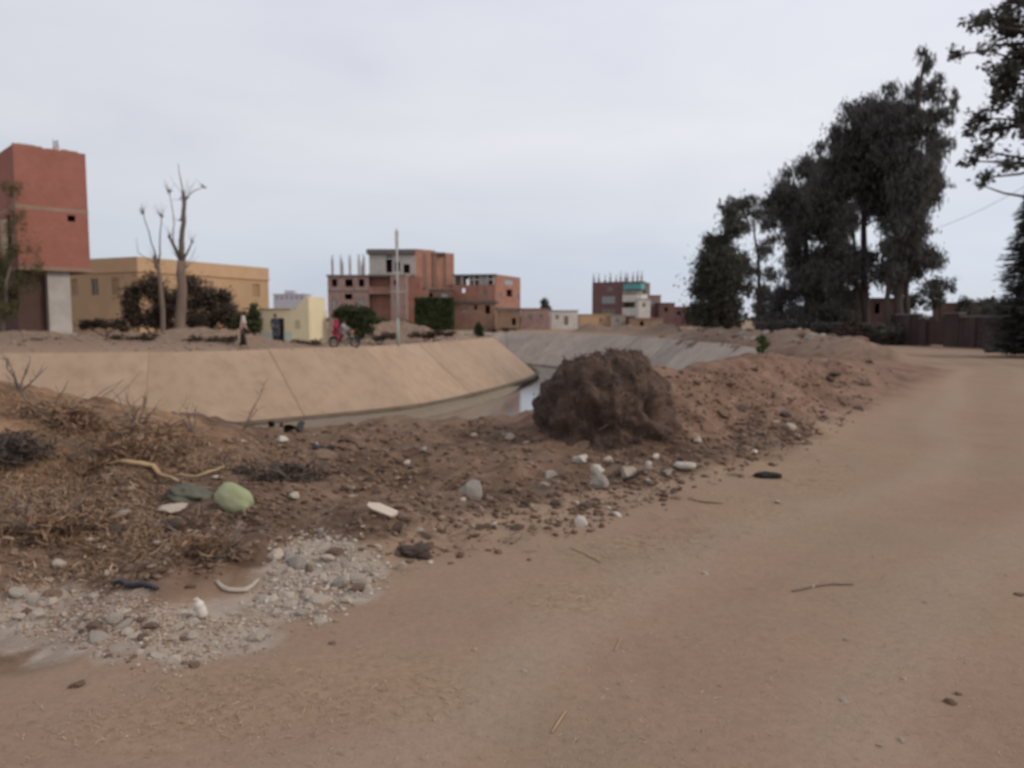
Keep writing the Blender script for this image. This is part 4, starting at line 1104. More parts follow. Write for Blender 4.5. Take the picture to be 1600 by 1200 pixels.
link('fronds', mesh_np('fronds', np.array([tuple(v) for v in V0]), np.array(F0), MATS['leaf_dark']), root)

# ---- left bank: pruned bare trees
def bare_tree(label, Y, base, paths, tufts, tr, seed):
    rd = random.Random(seed); rng = np.random.default_rng(seed)
    b_ = W(base[0], base[1], Y); bz = H(b_.x, b_.y)
    o = Vector((b_.x, b_.y, bz)); root = tag(empty('bare_tree', o), label, 'tree', 'pruned bare trees on the far bank')
    for i, (pp, r0, r1) in enumerate(paths):
        P = [W(x, y, Y) for x, y in pp]
        if i == 0: P[0].z = bz - 0.3
        fine = []
        for a_, c_ in zip(P[:-1], P[1:]): fine += bend(a_, c_, 3, 0.03, rd)[:-1]
        fine.append(P[-1])
        MB().tube([q_-o for q_ in fine], [r0+(r1-r0)*k/(len(fine)-1) for k in range(len(fine))], 9).build('trunk' if i == 0 else 'branch', MATS['bark_pale' if i == 0 else 'bark_grey'], root, True)
    tw = MB()
    cl = []
    for (x, y, r_, n) in tufts:
        c = W(x, y, Y)
        for k in range(n):
            d = Vector((rd.uniform(-1,1), rd.uniform(-1,1), rd.uniform(-.2,1.9)))*r_*Y/FPX*1.5
            tw.tube([q_-o for q_ in bend(c, c+d, 3, .06, rd)], [0.018,0.013,0.009,0.004], 4)
        cl.append((c-o, r_*Y/FPX*.45, r_*Y/FPX*.45, r_*Y/FPX*.5, 26))
    tw.build('twigs', MATS['bark_grey'], root)
    V_, F = leaf_cloud(cl, 'any', 0.06, 0.14, rng, 4)
    link('leaf_tufts', mesh_np('leaf_tufts', V_, F, MATS['leaf_brown']), root)['kind'] = 'stuff'
bare_tree('bare pruned tree with thick pinkish trunk and forked stubs', 46.5, (281,543),
    [([(281,543),(284,470),(284,408)],0.34,0.24), ([(284,408),(285,360),(288,320),(286,298)],0.17,0.09), ([(283,408),(272,384),(264,368)],0.13,0.07), ([(286,405),(296,388),(300,378)],0.08,0.03),
     ([(287,315),(300,300),(318,292)],0.05,0.015), ([(286,300),(281,275),(278,255)],0.04,0.012), ([(272,384),(270,330),(264,302)],0.035,0.018)],
    [(288,312,14,10),(284,345,9,8),(264,300,7,9),(265,368,7,6),(300,378,8,5),(284,405,12,10),(318,292,6,4),(290,420,20,8)], .4, 21)
bare_tree('thinner bare tree with pompom tufts left of the thick trunk', 48, (254,538),
    [([(254,538),(252,460),(247,412)],0.17,0.11), ([(247,412),(236,378),(223,330)],0.05,0.025), ([(248,412),(250,370),(252,338)],0.05,0.025), ([(247,420),(243,408),(241,400)],0.13,0.09), ([(246,415),(216,395),(213,372)],0.03,0.01)],
    [(222,332,8,11),(252,338,8,11),(246,415,9,9),(241,402,7,6)], .2, 22)

# ---- shrubs
def shrub(label, Y, base_px, clumps, mat, seed, lw=0.11, ll=0.2, dens=0.8, name='shrub', group=None, cat='shrub', twigs=True):
    rng = np.random.default_rng(seed); rd = random.Random(seed)
    s = Y/FPX; b_ = W(base_px, 500, Y); bz = H(b_.x, b_.y); o = Vector((b_.x, b_.y, bz))
    root = tag(empty(name, o), label, cat, group)
    cl = []; st = MB()
    for c in clumps:
        cx, cy, rx, rz = c[:4]; dn = c[4] if len(c) > 4 else 1
        P = W(cx, cy, Y); P.y += rd.uniform(-.4,.4)*rx*s
        cl.append((P-o, rx*s, rx*s, rz*s, max(30, int(dens*dn*60*rx*rz*s*s/(lw*ll)))))
        st.tube([q_-o for q_ in bend(Vector((b_.x+rd.uniform(-.2,.2), b_.y, bz-0.1)), P, 4, .08, rd)], [0.05,0.04,0.03,0.02,0.01], 5)
        if twigs:
            for k in range(6):
                e = P + Vector((rd.uniform(-1.2,1.2)*rx*s, rd.uniform(-1,1)*rx*s, rd.uniform(0,1.3)*rz*s))
                st.tube([q_-o for q_ in bend(P, e, 3, .08, rd)], [0.02,0.015,0.01,0.005], 4)
    st.build('stems', MATS['bark'], root)
    V_, F = leaf_cloud(cl, 'any', lw, ll, rng, 9)
    link('foliage', mesh_np('foliage', V_, F, MATS[mat]), root)
    return root
GS = 'shrubs on the far canal bank'
shrub('dark dense brown green thicket behind the two bare trees', 53, 240, [(215,470,24,30),(240,450,28,30),(262,480,26,30,1.2),(240,495,34,20,1.3),(205,495,16,18)], 'leaf_brown', 31, group=GS)
shrub('twiggy brown thicket right of the thick bare trunk', 51, 325, [(312,460,22,26,.8),(330,480,30,28,1.2),(355,492,24,20,1.2),(310,498,26,18,1.3),(345,462,22,16,.5),(300,440,16,14,.4)], 'leaf_brown', 32, group=GS)
shrub('rounded dark green bush behind the walking person', 49, 396, [(396,492,15,16,1.3),(392,508,17,14,1.3),(374,502,12,14)], 'leaf_green', 33, group=GS)
for k_, (px_, Y_, lab_, cs_) in enumerate([
    (75, 40.6, 'dark scrub on the bank edge below the broad concrete pier', [(60,533,16,6,.8),(85,535,14,6,.8)]),
    (205, 41.3, 'low brown scrub along the bank left of bare trees', [(180,530,20,6,.8),(210,532,20,7,.8),(232,528,14,8,.8)]),
    (330, 42.6, 'low brown scrub right of the thick bare trunk', [(305,530,14,6,.7),(335,531,18,7,.8),(358,532,12,7,.8)]),
    (590, 50, 'dry brown scrub between motorcycle and pole', [(590,528,14,6,.8),(608,524,14,7,.7)]),
    (672, 56, 'dry brown scrub on the spoil mounds right of pole', [(655,524,16,6,.7),(680,522,18,7,.8),(702,523,12,6,.7)]),
    (790, 82, 'low scrub on the bank edge near the canal bend', [(770,517,12,4,.8),(792,515,12,4,.8)]),
    (480, 46.2, 'low dark clutter of scrub beside the cream shed', [(468,536,12,6,.8),(495,535,14,6,.9)])]):
    shrub(lab_, Y_, px_, cs_, 'leaf_brown', 90+k_, group=GS)
shrub('low dry brown scrub beside the broad concrete pier', 50, 160, [(135,508,16,9,.9),(165,506,20,10,.9),(190,508,14,9)], 'leaf_brown', 34, group=GS)
shrub('round dark olive bush behind the motorcycle', 52, 560, [(545,496,22,18,1.3),(566,505,20,20,1.4),(555,484,22,10,1.0),(530,487,12,8,.6),(572,490,14,12),(560,518,14,12,1.2)], 'leaf_green', 35, group=GS)
shrub('low green bushes in front of the stair tower', 100, 612, [(600,502,12,6),(625,505,14,6),(588,504,8,5)], 'leaf_green', 36, lw=0.2, ll=0.35, group=GS)
shrub('clipped cone shaped green shrub on bank in front of brick house', 72, 748, [(748,518,9,8,1.6),(747,509,6,7,1.4)], 'leaf_green', 37, group=GS, twigs=False)
shrub('low green shrubs in front of the tan parapet house', 105, 926, [(918,512,10,6,1.1),(932,514,12,5,1.2),(945,513,8,4)], 'leaf_green', 38, lw=0.2, ll=0.3, group=GS)
shrub('dark low bush on the bank below the white balconies', 96, 998, [(992,519,10,4,1.2),(1006,520,10,4,1.2)], 'leaf_green', 39, lw=0.2, ll=0.3, group=GS)
shrub('small bright green weed growing on the spoil ridge', 38, 1192, [(1190,530,8,9,1.2),(1196,540,9,7,1.2),(1188,545,7,6)], 'leaf_bright', 40, lw=0.08, ll=0.16, group='weeds on the spoil ridge')
GF = 'shrubs along the yard walls'
for k_, (px_, Y_, lab_, cs_) in enumerate([
    (1225, 57, 'dark shrub at the foot of the third tall tree', [(1215,512,22,14,1.3),(1236,516,20,12,1.3)]),
    (1296, 54, 'dark low shrub between the third and darkest tall trees', [(1286,515,22,14,1.3),(1308,520,20,12,1.3)]),
    (1342, 51, 'brownish undergrowth among the tall trunks', [(1335,512,20,16,.9),(1358,518,18,14,.9)]),
    (1382, 49, 'dark undergrowth under the tallest tree', [(1376,520,18,12,1.0),(1398,522,16,12,1.1)]),
    (1425, 60, 'shrub showing above the yard wall left of the gate', [(1420,500,14,10,1.0),(1434,504,10,8)]),
    (1535, 58, 'broad dusky shrub above the yard wall right of gate', [(1520,494,18,12,.9),(1548,490,20,14,.9),(1572,492,18,14,1.0)]),
    (1560, 38, 'dark weeds at foot of the right yard wall', [(1545,545,14,5,1.0),(1570,548,18,6,1.0)])]):
    shrub(lab_, Y_, px_, cs_, 'leaf_brown' if 'brown' in lab_ else 'leaf_mid', 60+k_, group=GF)
# hedge: clipped block
b_ = W(679, 500, 112); hd = tag(empty('hedge', (b_.x, b_.y, 0)), 'clipped dark green hedge in front of low brick house', 'hedge')
rng = np.random.default_rng(41)
n = 9000; s = 112/FPX
u = rng.uniform(-1, 1, (n,3)); k = rng.integers(0,3,n); u[np.arange(n),k] = np.sign(u[np.arange(n),k])*rng.uniform(.85,1.03,n)
P = u*np.array([29*s, 1.0, 0.5*W(0,466,112).z]) + np.array([0,0,0.5*W(0,466,112).z])
ax = rng.normal(size=(n,3)); ax /= np.linalg.norm(ax,axis=1)[:,None]; sd = np.cross(ax, rng.normal(size=(n,3))); sd /= np.linalg.norm(sd,axis=1)[:,None]
V_ = np.stack([P-ax*.2, P+sd*.12, P+ax*.2, P-sd*.12],1).reshape(-1,3)
link('foliage', mesh_np('foliage', V_, np.arange(n*4).reshape(n,4), MATS['leaf_green']), hd)
MB().box(-28*s, 28*s, -0.8, 0.8, 0, W(0,470,112).z).build('branch_core', MATS['leaf_green'], hd)
tree('roof_tree', 'small dark tree showing above the mud pink house', 852, 150, [(852,505),(852,478)], [(851,474,7,8,1.5),(853,482,7,6,1.4)], 'leaf_dark', tr=0.2, lw=0.25, ll=0.4, dens=0.9, seed=43, style='any', basez=0)
tree('sparse_tree', 'sparse olive leaved tree in front of the red brick block', 6, 42.5, [(4,548),(10,470),(20,380),(24,300)],
     [(18,300,12,24,.14),(26,350,14,24,.16),(18,400,14,24,.16),(30,440,18,20,.2),(10,470,18,18,.3),(20,490,18,14,.3),(-14,420,20,50,.35),(60,420,16,26,.07),(45,385,14,20,.06)],
     'leaf_olive', tr=0.09, lw=0.05, ll=0.13, dens=1.3, seed=44, style='any', bark='bark_grey', spread=.3)
# dry twiggy weeds standing on the near crest
def dry_weed(label, px, py, tips, seed):
    rd = random.Random(seed); b_ = hit(px, py); o = Vector(b_)
    root = tag(empty('dry_weed', o), label, 'dry weed', 'dry weeds on the near bank')
    for (tx, ty) in tips:
        e = W(tx, ty, b_.y + rd.uniform(-.1,.1))
        st = MB().tube([q_-o for q_ in bend(o-Vector((0,0,.03)), e, 5, .04, rd)], [0.012,0.010,0.008,0.006,0.004,0.002], 5)
        for k in range(7):
            t = rd.uniform(.35,1); c = o.lerp(e, t); d = Vector((rd.uniform(-1,1), rd.uniform(-.6,.6), rd.uniform(.1,1)))*rd.uniform(.05,.16)
            st.tube([c-o, c+d-o], [0.004,0.0015], 4)
        st.build('stalk', MATS['bark_grey'], root)
dry_weed('dry leafless weed sticking up from the left mound crest', 215, 668, [(208,628),(228,618),(186,632),(240,640),(196,612)], 51)
dry_weed('single bare stick leaning right against the canal bank', 378, 674, [(402,640),(412,600)], 52)
dry_weed('thin dry twigs on top of mound at left edge', 30, 612, [(12,560),(48,556),(2,548),(75,572)], 53)
dry_weed('low dry twigs on crest near the leaning stick', 300, 676, [(292,640),(308,636),(284,650)], 54)

# ---- far tree line closing the horizon, one mass
rng = np.random.default_rng(88)
cl = []
for px in np.arange(330, 1640, 9.0):
    Yf = 300 + 60*math.sin(px*.013) + rng.uniform(-15, 15); sF = Yf/FPX
    top = rng.uniform(3, 8) if px < 1080 else rng.uniform(4, 11)
    P = W(px, 501 - top*.4, Yf)
    cl.append((P, rng.uniform(7,11)*sF, 2.5, max(.8, top*.8*sF), 120))
V_, F = leaf_cloud(cl, 'any', 0.7, 1.1, rng, 8)
V_[:,2] = np.maximum(V_[:,2], 0.0)
tag(link('far_tree_line', mesh_np('far_tree_line', V_, F, MATS['leaf_mid'])), 'low dark line of far trees along the horizon', 'trees', kind='stuff')

# ---- brush heaps on the left mound
def brush(label, pxs, r_m, n, seed, mat='straw_brush'):
    rd = random.Random(seed); o = hit(*pxs)
    root = tag(empty('brush_heap', o), label, 'brush heap', 'dry brush on the left mound')
    rng = np.random.default_rng(seed)
    stk = MB()
    for k in range(26):
        a = rd.uniform(0, 6.28); d = Vector((math.cos(a), math.sin(a)*.7, rd.uniform(.05,.9)))*r_m*rd.uniform(.5,1.25)
        c = Vector((rd.uniform(-.4,.4)*r_m, rd.uniform(-.3,.3)*r_m, 0)); hz = H(o.x+c.x, o.y+c.y)-o.z; c.z = hz
        stk.tube(bend(c, c+d, 4, .07, rd), [.007,.006,.005,.004,.002], 4)
    stk.build('stalks', MATS['bark_grey'], root)
    V_, F = leaf_cloud([(Vector((0,0,r_m*.12)), r_m, r_m*.7, r_m*.3, n)], 'any', .018, .10, rng, 12)
    link('leaf_litter', mesh_np('leaf_litter', V_, F, MATS[mat]), root)['kind'] = 'stuff'
leaf_mat('straw_brush', (0.33, 0.208, 0.128), (0.18, 0.112, 0.072), 3.0, 0.05)
leaf_mat('dark_brush', (0.115, 0.083, 0.066), (0.055, 0.042, 0.036), 3.0, 0.05)
brush('dark grey brush bundle at the left frame edge', (12, 712), .42, 1500, 71, 'dark_brush')
brush('rust brown dry brush on the top of left mound', (95, 660), .55, 1500, 72)
brush('fuzzy brown brush along the crest beside the canal bank', (225, 684), .5, 1100, 73)
brush('brown brush heap above the curved palm stalk', (190, 715), .5, 900, 74)
brush('dark brown brush right of the lime green bag', (440, 755), .45, 900, 75, 'dark_brush')
brush('rusty brush at the foot of left mound', (70, 830), .42, 900, 76)
brush('rusty brush below the pale flat topped stone', (330, 870), .3, 450, 77)
# ================================================================ UTILITY POLE, CABLE
surf('pole_paint', (0.52, 0.50, 0.46), (0.42, 0.40, 0.37), 2.0, 0.7)
surf('pole_base', (0.33, 0.40, 0.34), (0.27, 0.33, 0.28), 2.0, 0.8)
b_ = W(622, 546, 48.5); bz = H(b_.x, b_.y)
pole = tag(empty('utility_pole', (b_.x, b_.y, bz)), 'slim pale utility pole standing on the far bank', 'pole')
zp = W(622, 357, 48.5).z - bz
MB().tube([(0,0,1.75),(0,0,zp*0.6),(0,0,zp)], [0.075,0.062,0.05], 10).build('shaft', MATS['pole_paint'], pole, True)
MB().tube([(0,0,-0.3),(0,0,1.74)], [0.10,0.085], 10).build('base', MATS['pole_base'], pole, True)
MB().box(-0.10, 0.10, -0.04, 0.04, zp-1.2, zp-0.15).build('bracket', MATS['pole_paint'], pole)
surf('cable_black', (0.05, 0.05, 0.055), (0.04, 0.04, 0.042), 2.0, 0.7)
A = W(1640, 268, 40); B = W(1405, 372, 56)
pts = []
for k in range(17):
    t = k/16; q_ = A.lerp(B, t); q_.z -= 0.5*4*t*(1-t); pts.append(q_ - A)
cb = MB().tube(pts, 0.012, 5).build('power_cable', MATS['cable_black'], loc=A)
tag(cb, 'thin power cable sagging from right edge to the tall trees', 'cable')

# ================================================================ ROOT HEAP
hp = hit(930, 700); HC = Vector((W(943, 690, hp.y+0.75).x, hp.y+0.75, hp.z))
surf('heap_earth', (0.115, 0.073, 0.054), (0.042, 0.029, 0.025), 5.0, 0.95, 1.0, 26, cc=(0.15, 0.095, 0.068))
leaf_mat('heap_fibre', (0.135, 0.086, 0.064), (0.038, 0.027, 0.024), 1.5, 0.0)
leaf_mat('heap_thatch', (0.17, 0.108, 0.076), (0.09, 0.057, 0.042), 2.2, 0.0)
heap = tag(empty('root_heap', HC), 'big dark brown clump of matted roots and dry straw beside canal', 'heap')
import bmesh
bm = bmesh.new(); bmesh.ops.create_icosphere(bm, subdivisions=6, radius=1.0)
from mathutils import noise as mn
TOPX = [-1.0, -.92, -.78, -.6, -.33, -.05, .22, .42, .58, .78, .95, 1.08]
TOPZ = [1.0, 1.05, 1.10, 1.15, 1.16, 1.14, 1.12, 1.09, 1.03, .93, .82, .68]
for v in bm.verts:
    d = v.co.normalized()
    if d.z < 0: d = Vector((d.x, d.y, d.z*0.25)).normalized()
    e = 3.6
    r = (abs(d.x/.88)**e + abs(d.y/.80)**e + abs(d.z)**e)**(-1/e)
    co = d*r
    n1_ = mn.fractal(co*1.5+Vector((3,0,0)), .9, 2.1, 4); n2_ = mn.fractal(co*5+Vector((0,5,0)), .8, 2.1, 4)
    n3_ = mn.turbulence(co*7, 4, False, amplitude_scale=.6, frequency_scale=2.0)
    co *= 1 + .16*n1_ + .07*n2_ - .05*n3_
    co.z *= float(np.interp(co.x, TOPX, TOPZ))
    for hc_, hr_, ha_ in (((.60,-.66,.62),.17,.42), ((-.2,-.8,.3),.25,.16), ((-.55,-.6,.75),.22,.12), ((.2,-.7,.85),.2,.12), ((.3,-.8,.15),.25,.12)):
        co -= d*ha_*math.exp(-((co-Vector(hc_)).length/hr_)**2)
    v.co = co + Vector((.02,0,-.06))
me = bpy.data.meshes.new('root_mass'); bm.to_mesh(me); bm.free()
me.polygons.foreach_set('use_smooth', [True]*len(me.polygons)); me.materials.append(MATS['heap_earth'])
mass = link('root_mass', me, heap)
rng = np.random.default_rng(61)
vv = np.array([v.co for v in me.vertices]); vn = np.array([v.normal for v in me.vertices])
ok = np.where(vv[:,2] > -0.05)[0]
n = 1900
pick = rng.choice(ok, n); P = vv[pick] + rng.normal(size=(n,3))*0.02; Nn = vn[pick]
tang = np.cross(Nn, rng.normal(size=(n,3))); tang /= np.linalg.norm(tang,axis=1)[:,None]
drp = np.array([0,0,-1.0])
d = tang*1.0 + Nn*rng.uniform(-.1,0.22,(n,1)) + drp*0.2; d /= np.linalg.norm(d,axis=1)[:,None]
ln = rng.uniform(0.02,0.10,(n,1)); w_ = rng.uniform(0.003,0.010,(n,1))
sd = np.cross(d, Nn); sd /= np.linalg.norm(sd,axis=1)[:,None]+1e-9
mid_ = P + d*ln*0.5 + Nn*0.02; end = P + d*ln + drp*ln*0.2
V_ = np.stack([P-sd*w_, P+sd*w_, mid_+sd*w_, mid_-sd*w_, end+sd*w_*.3, end-sd*w_*.3],1).reshape(-1,3)
base = np.arange(n)[:,None]*6
F = np.concatenate([base+np.array([[0,1,2,3]]), base+np.array([[3,2,4,5]])])
fo = link('root_fibre', mesh_np('root_fibre', V_, F, MATS['heap_fibre']), heap); fo['kind'] = 'stuff'
# drier rusty thatch lying over its crown
okt = np.where((vv[:,2] > 0.5) & (vn[:,2] > 0.3) & (vv[:,0] > -0.45))[0]
n = 1500; pick = rng.choice(okt, n); P = vv[pick] + vn[pick]*0.01; Nn = vn[pick]
tang = np.cross(Nn, rng.normal(size=(n,3))); tang /= np.linalg.norm(tang,axis=1)[:,None]
d = tang + Nn*rng.uniform(-.1,0.12,(n,1)); ln = rng.uniform(0.04,0.14,(n,1)); w_ = rng.uniform(.003,.007,(n,1))
sd = np.cross(d, Nn); sd /= np.linalg.norm(sd,axis=1)[:,None]+1e-9
V_ = np.stack([P-sd*w_, P+sd*w_, P+d*ln+sd*w_*.4, P+d*ln-sd*w_*.4],1).reshape(-1,3)
to = link('dry_thatch', mesh_np('dry_thatch', V_, np.arange(n*4).reshape(n,4), MATS['heap_thatch']), heap); to['kind'] = 'stuff'
rd_ = random.Random(8); stk = MB()
for k in range(22):                      # loose stalks poking out
    i_ = int(rng.choice(ok)); c_ = Vector(vv[i_]); nn_ = Vector(vn[i_])
    e_ = c_ + (nn_*rd_.uniform(.3,1) + Vector((rd_.uniform(-1,1), rd_.uniform(-1,1), rd_.uniform(-.6,.5))))*rd_.uniform(.06,.2)
    stk.tube([c_-nn_*.03, c_.lerp(e_,.5), e_], [.006,.005,.003], 4)
so = stk.build('loose_stalks', MATS['heap_thatch'], heap); so['kind'] = 'stuff'
# ================================================================ STONES, RUBBLE AND LITTER
surf('stone_pale', (0.47, 0.395, 0.32), (0.36, 0.295, 0.235), 7.0, 0.92, 0.5, 40, rand=0.16)
surf('stone_white', (0.58, 0.52, 0.45), (0.44, 0.385, 0.325), 7.0, 0.9, 0.4, 40, rand=0.1)
surf('stone_brown', (0.225, 0.148, 0.105), (0.15, 0.096, 0.068), 7.0, 0.95, 0.6, 40, rand=0.25)
surf('stone_grey', (0.36, 0.315, 0.27), (0.26, 0.225, 0.19), 7.0, 0.93, 0.5, 40, rand=0.15)
surf('clod_dark', (0.115, 0.08, 0.062), (0.07, 0.05, 0.04), 7.0, 0.96, 0.6, 40, rand=0.3)
ROCKS = {}
def rock_mesh(i, mat):
    key = (i, mat)
    if key in ROCKS: return ROCKS[key]
    bm = bmesh.new(); bmesh.ops.create_icosphere(bm, subdivisions=2, radius=1.0)
    rd = random.Random(100+i)
    pl = [(Vector((rd.gauss(0,1), rd.gauss(0,1), rd.gauss(0,1))).normalized(), rd.uniform(.42,.8)) for _ in range(12)]
    for v in bm.verts:
        c = v.co.copy()
        for nrm, dd in pl:                      # chip flat facets
            k = c.dot(nrm) - dd
            if k > 0: c -= nrm*k
        c *= 1 + 0.10*mn.noise(c*2.5 + Vector((i*7,0,0)))
        v.co = c
    me = bpy.data.meshes.new('stone'); bm.to_mesh(me); bm.free(); me.materials.append(MATS[mat])
    ROCKS[key] = me
    return me
def stone(px, py, w_px, mat, label=None, group=None, name='stone', h=0.6, seed=None, cat='stone', pos=None, sink=0.45, elong=1.0):
    p = pos or hit(px, py)
    r = 0.5*w_px*math.hypot(p.x, p.y)/FPX if w_px else 0.05
    k = random.randrange(8) if seed is None else seed % 8
    o = link(name, rock_mesh(k, mat), None)
    hz = r*h
    o.scale = (r, r*random.uniform(.7,1.0)*elong, hz)
    o.location = (p.x, p.y, p.z + hz*(0.75-sink))
    o.rotation_euler = (random.uniform(-.25,.25), random.uniform(-.25,.25), random.uniform(0,6.28))
    tag(o, label, cat, group)
    return o
random.seed(5)
GW = 'pale stones below the root heap'
for (x, y, w_, m_, lb) in [
    (907,722,34,'stone_white','angular white stone just below the dark root heap, leftmost of the white cluster'),
    (932,737,28,'stone_white','pale grey stone right of and below the leftmost white stone'),
    (950,722,22,'stone_pale','dull upright stone between the white stone and the rounded one'),
    (980,742,44,'stone_pale','largest rounded pinkish pale stone below the root heap'),
    (1024,716,20,'stone_white','small bright white block right of the root heap base'),
    (1014,727,16,'stone_white','tiny white stone touching the bright white block'),
    (935,762,46,'stone_grey','flat grey stone lying below the white cluster'),
    (1042,742,30,'stone_grey','grey broken stone left of the long white slab'),
    (1012,755,24,'stone_grey','grey stone low in the cluster beside dark stick'),
    (1179,708,16,'stone_white','lone pale stone on the ridge foot near black bag'),
    (1090,690,22,'stone_pale','pinkish stone at foot of the ridge right of heap'),
    (1234,670,22,'stone_pale','yellowish pale stone on the ridge foot among clods')]:
    stone(x, y, w_, m_, lb, GW, h=0.75)
GV = 'stones on the rubbish verge'
for (x, y, w_, m_, lb, h) in [
    (738,774,50,'stone_grey','big grey brown boulder in middle of the rubbish verge',.85),
    (268,800,52,'stone_pale','pale flat topped stone below the dull green sack',.5),
    (272,826,36,'clod_dark','dark clod propping the pale flat topped stone',.8),
    (510,715,56,'stone_brown','tilted brown slab stone near the black rubber scraps',.5),
    (440,690,26,'stone_white','whitish stone beneath the black rubber scrap',.7),
    (636,725,16,'stone_white','small whitish stone mid verge left of boulder',.8),
    (740,683,20,'stone_pale','pale stone on the crest nearest the canal mud',.6),
    (797,684,26,'stone_pale','pale stone on the crest just left of root heap',.6),
    (660,705,22,'stone_grey','grey stone on crest above the small whitish stone',.6),
    (850,762,34,'stone_pale','yellowish pale broken stone mid verge right of boulder',.6),
    (908,820,36,'stone_white','chipped white stone at road edge below the cluster',.7),
    (964,806,20,'stone_white','small bluish white stone at the road edge',.7),
    (655,830,24,'stone_pale','pale stone above the dark weed tuft',.6),
    (568,825,12,'stone_white','small bright stone right of rubble pile top',.8),
    (672,880,12,'stone_white','white pebble at road edge beside dark tuft',.8),
    (90,884,26,'stone_pale','rounded pale stone on slope at far left',.8),
    (820,790,24,'clod_dark','dark clod below the yellowish pale stone',.6),
    (868,790,26,'clod_dark','second dark clod left of chipped white stone',.6),
    (790,770,30,'clod_dark','dark clod right beside the big boulder',.5),
    (915,792,28,'clod_dark','dark clod above the chipped white stone',.5)]:
    stone(x, y, w_, m_, lb, GV, h=h)
# road bits
GR = 'small stones lying on the dirt road'
for (x, y, w_, lb) in [(742,1015,13,'pinkish pebble on dirt road left of centre'),(820,1050,14,'whitish pebble on dirt road near bottom centre'),(1102,897,14,'pale pebble on road above the crooked stick'),
    (1270,918,10,'pebble at left end of the crooked stick'),(1214,786,16,'flat pale pebble on straw strewn road'),(1320,1096,14,'whitish pebble on road at lower right'),(1408,1158,16,'flat pale pebble near the lower right corner'),
    (1374,1166,13,'pale pebble left of the flat pale pebble'),(1412,1062,12,'tiny pale pebble on road right half'),(1322,1000,11,'tiny grey pebble on road centre right'),(1446,942,10,'tiny pale pebble on road far right')]:
    stone(x, y, w_, 'stone_pale', lb, GR, name='pebble', h=.6, cat='pebble')
for (x, y, w_, lb) in [(1484,1098,22,'dark clod pair member on the road at lower right'),(1498,1085,16,'smaller dark clod beside its twin on the road'),(1592,930,16,'dark clod at right frame edge on the road'),(520,1006,16,'dark brown clod on road near rubble'),(120,1072,26,'flat dark clod at lower left')]:
    stone(x, y, w_, 'stone_brown', lb, 'clods on the dirt road', name='clod', h=.5, cat='clod')

# ---- rubble patches: countable chunks, then grit as stuff
def zone_points(poly, n, rng):
    poly = np.array(poly, float); mn_, mx_ = poly.min(0), poly.max(0); out = []
    while len(out) < n:
        q_ = rng.uniform(mn_, mx_); inside = False; j = len(poly)-1
        for i in range(len(poly)):
            if (poly[i,1] > q_[1]) != (poly[j,1] > q_[1]) and q_[0] < (poly[j,0]-poly[i,0])*(q_[1]-poly[i,1])/(poly[j,1]-poly[i,1])+poly[i,0]: inside = not inside
            j = i
        if inside: out.append(q_)
    return np.array(out)
rng = np.random.default_rng(77)
POLY_A = [(430,850),(490,825),(560,850),(605,885),(590,915),(520,950),(480,975),(400,955),(420,905)]
POLY_B = [(0,905),(70,900),(150,925),(250,945),(330,970),(410,960),(420,990),(350,1030),(260,1055),(170,1040),(80,1000),(0,985)]
POLY_D = [(0,800),(120,760),(250,700),(450,672),(800,660),(880,710),(1090,690),(1300,640),(1240,700),(1090,760),(900,830),(640,880),(590,850),(480,820),(420,860),(300,900),(150,910),(0,890)]
POLY_R = [(1010,590),(1150,575),(1390,565),(1340,640),(1260,700),(1100,720),(1040,690)]

TONE = {'stone_pale': 'pale', 'stone_grey': 'grey', 'stone_brown': 'brown', 'clod_dark': 'dark', 'stone_white': 'white'}
def near_mark(q_, marks):
    return min(marks, key=lambda k: (marks[k][0]-q_[0])**2 + (2*(marks[k][1]-q_[1]))**2)
def strew(poly, n, sizes, mix_, noun, place, marks, group, name, h, cat, jx=14):
    for q_ in zone_points(poly, n, rng):
        q_ = q_ + rng.normal(size=2)*np.array([jx, jx*.5])
        w_ = sizes[0] + (sizes[1]-sizes[0])*rng.random()**1.8
        r_ = rng.random(); acc = 0
        for m_, f_ in mix_:
            acc += f_
            if r_ <= acc: break
        size = 'small' if w_ < sizes[0]+(sizes[1]-sizes[0])*.3 else ('large' if w_ > sizes[0]+(sizes[1]-sizes[0])*.7 else 'middling')
        stone(q_[0], q_[1], w_, m_, f'{size} {TONE[m_]} {noun} {place} {near_mark(q_, marks)}', group, name=name, h=h*rng.uniform(.7,1.2), cat=cat, sink=rng.uniform(.4,.95))
strew(POLY_A, 85, (8,44), [('stone_pale',.72),('stone_grey',.16),('stone_brown',.12)], 'mortar chunk', 'in the grey rubble patch,',
      {'at its top':(490,840),'at its left end':(420,940),'at its right end by the road':(590,895),'at its bottom':(490,960),'in its middle':(500,890)}, 'chunks of the grey rubble patch', 'rubble_chunk', .7, 'rubble')
strew(POLY_B, 95, (8,40), [('stone_pale',.62),('stone_brown',.23),('stone_grey',.15)], 'broken chunk', 'in the lower left gravel strip,',
      {'at the frame edge':(20,940),'below the navy rag':(205,945),'beside the white bottle':(318,975),'at its lower right end':(280,1035),'in its middle':(130,970)}, 'chunks of the lower left gravel strip', 'rubble_chunk', .6, 'rubble')
strew(POLY_D, 150, (9,40), [('stone_brown',.58),('clod_dark',.28),('stone_grey',.10),('stone_pale',.04)], 'lump', 'on the verge nearest the',
      {'lime green bag':(366,775),'big grey boulder':(738,765),'pale broken board':(598,795),'root heap':(930,695),'long white slab':(1070,735),'black rubber scrap':(448,672),'left frame edge':(30,830),'navy rag':(210,900),'grey rubble patch':(500,835),'chipped white stone':(908,820),'canal mud':(640,670)}, 'lumps on the rubbish verge', 'clod', .55, 'clod')
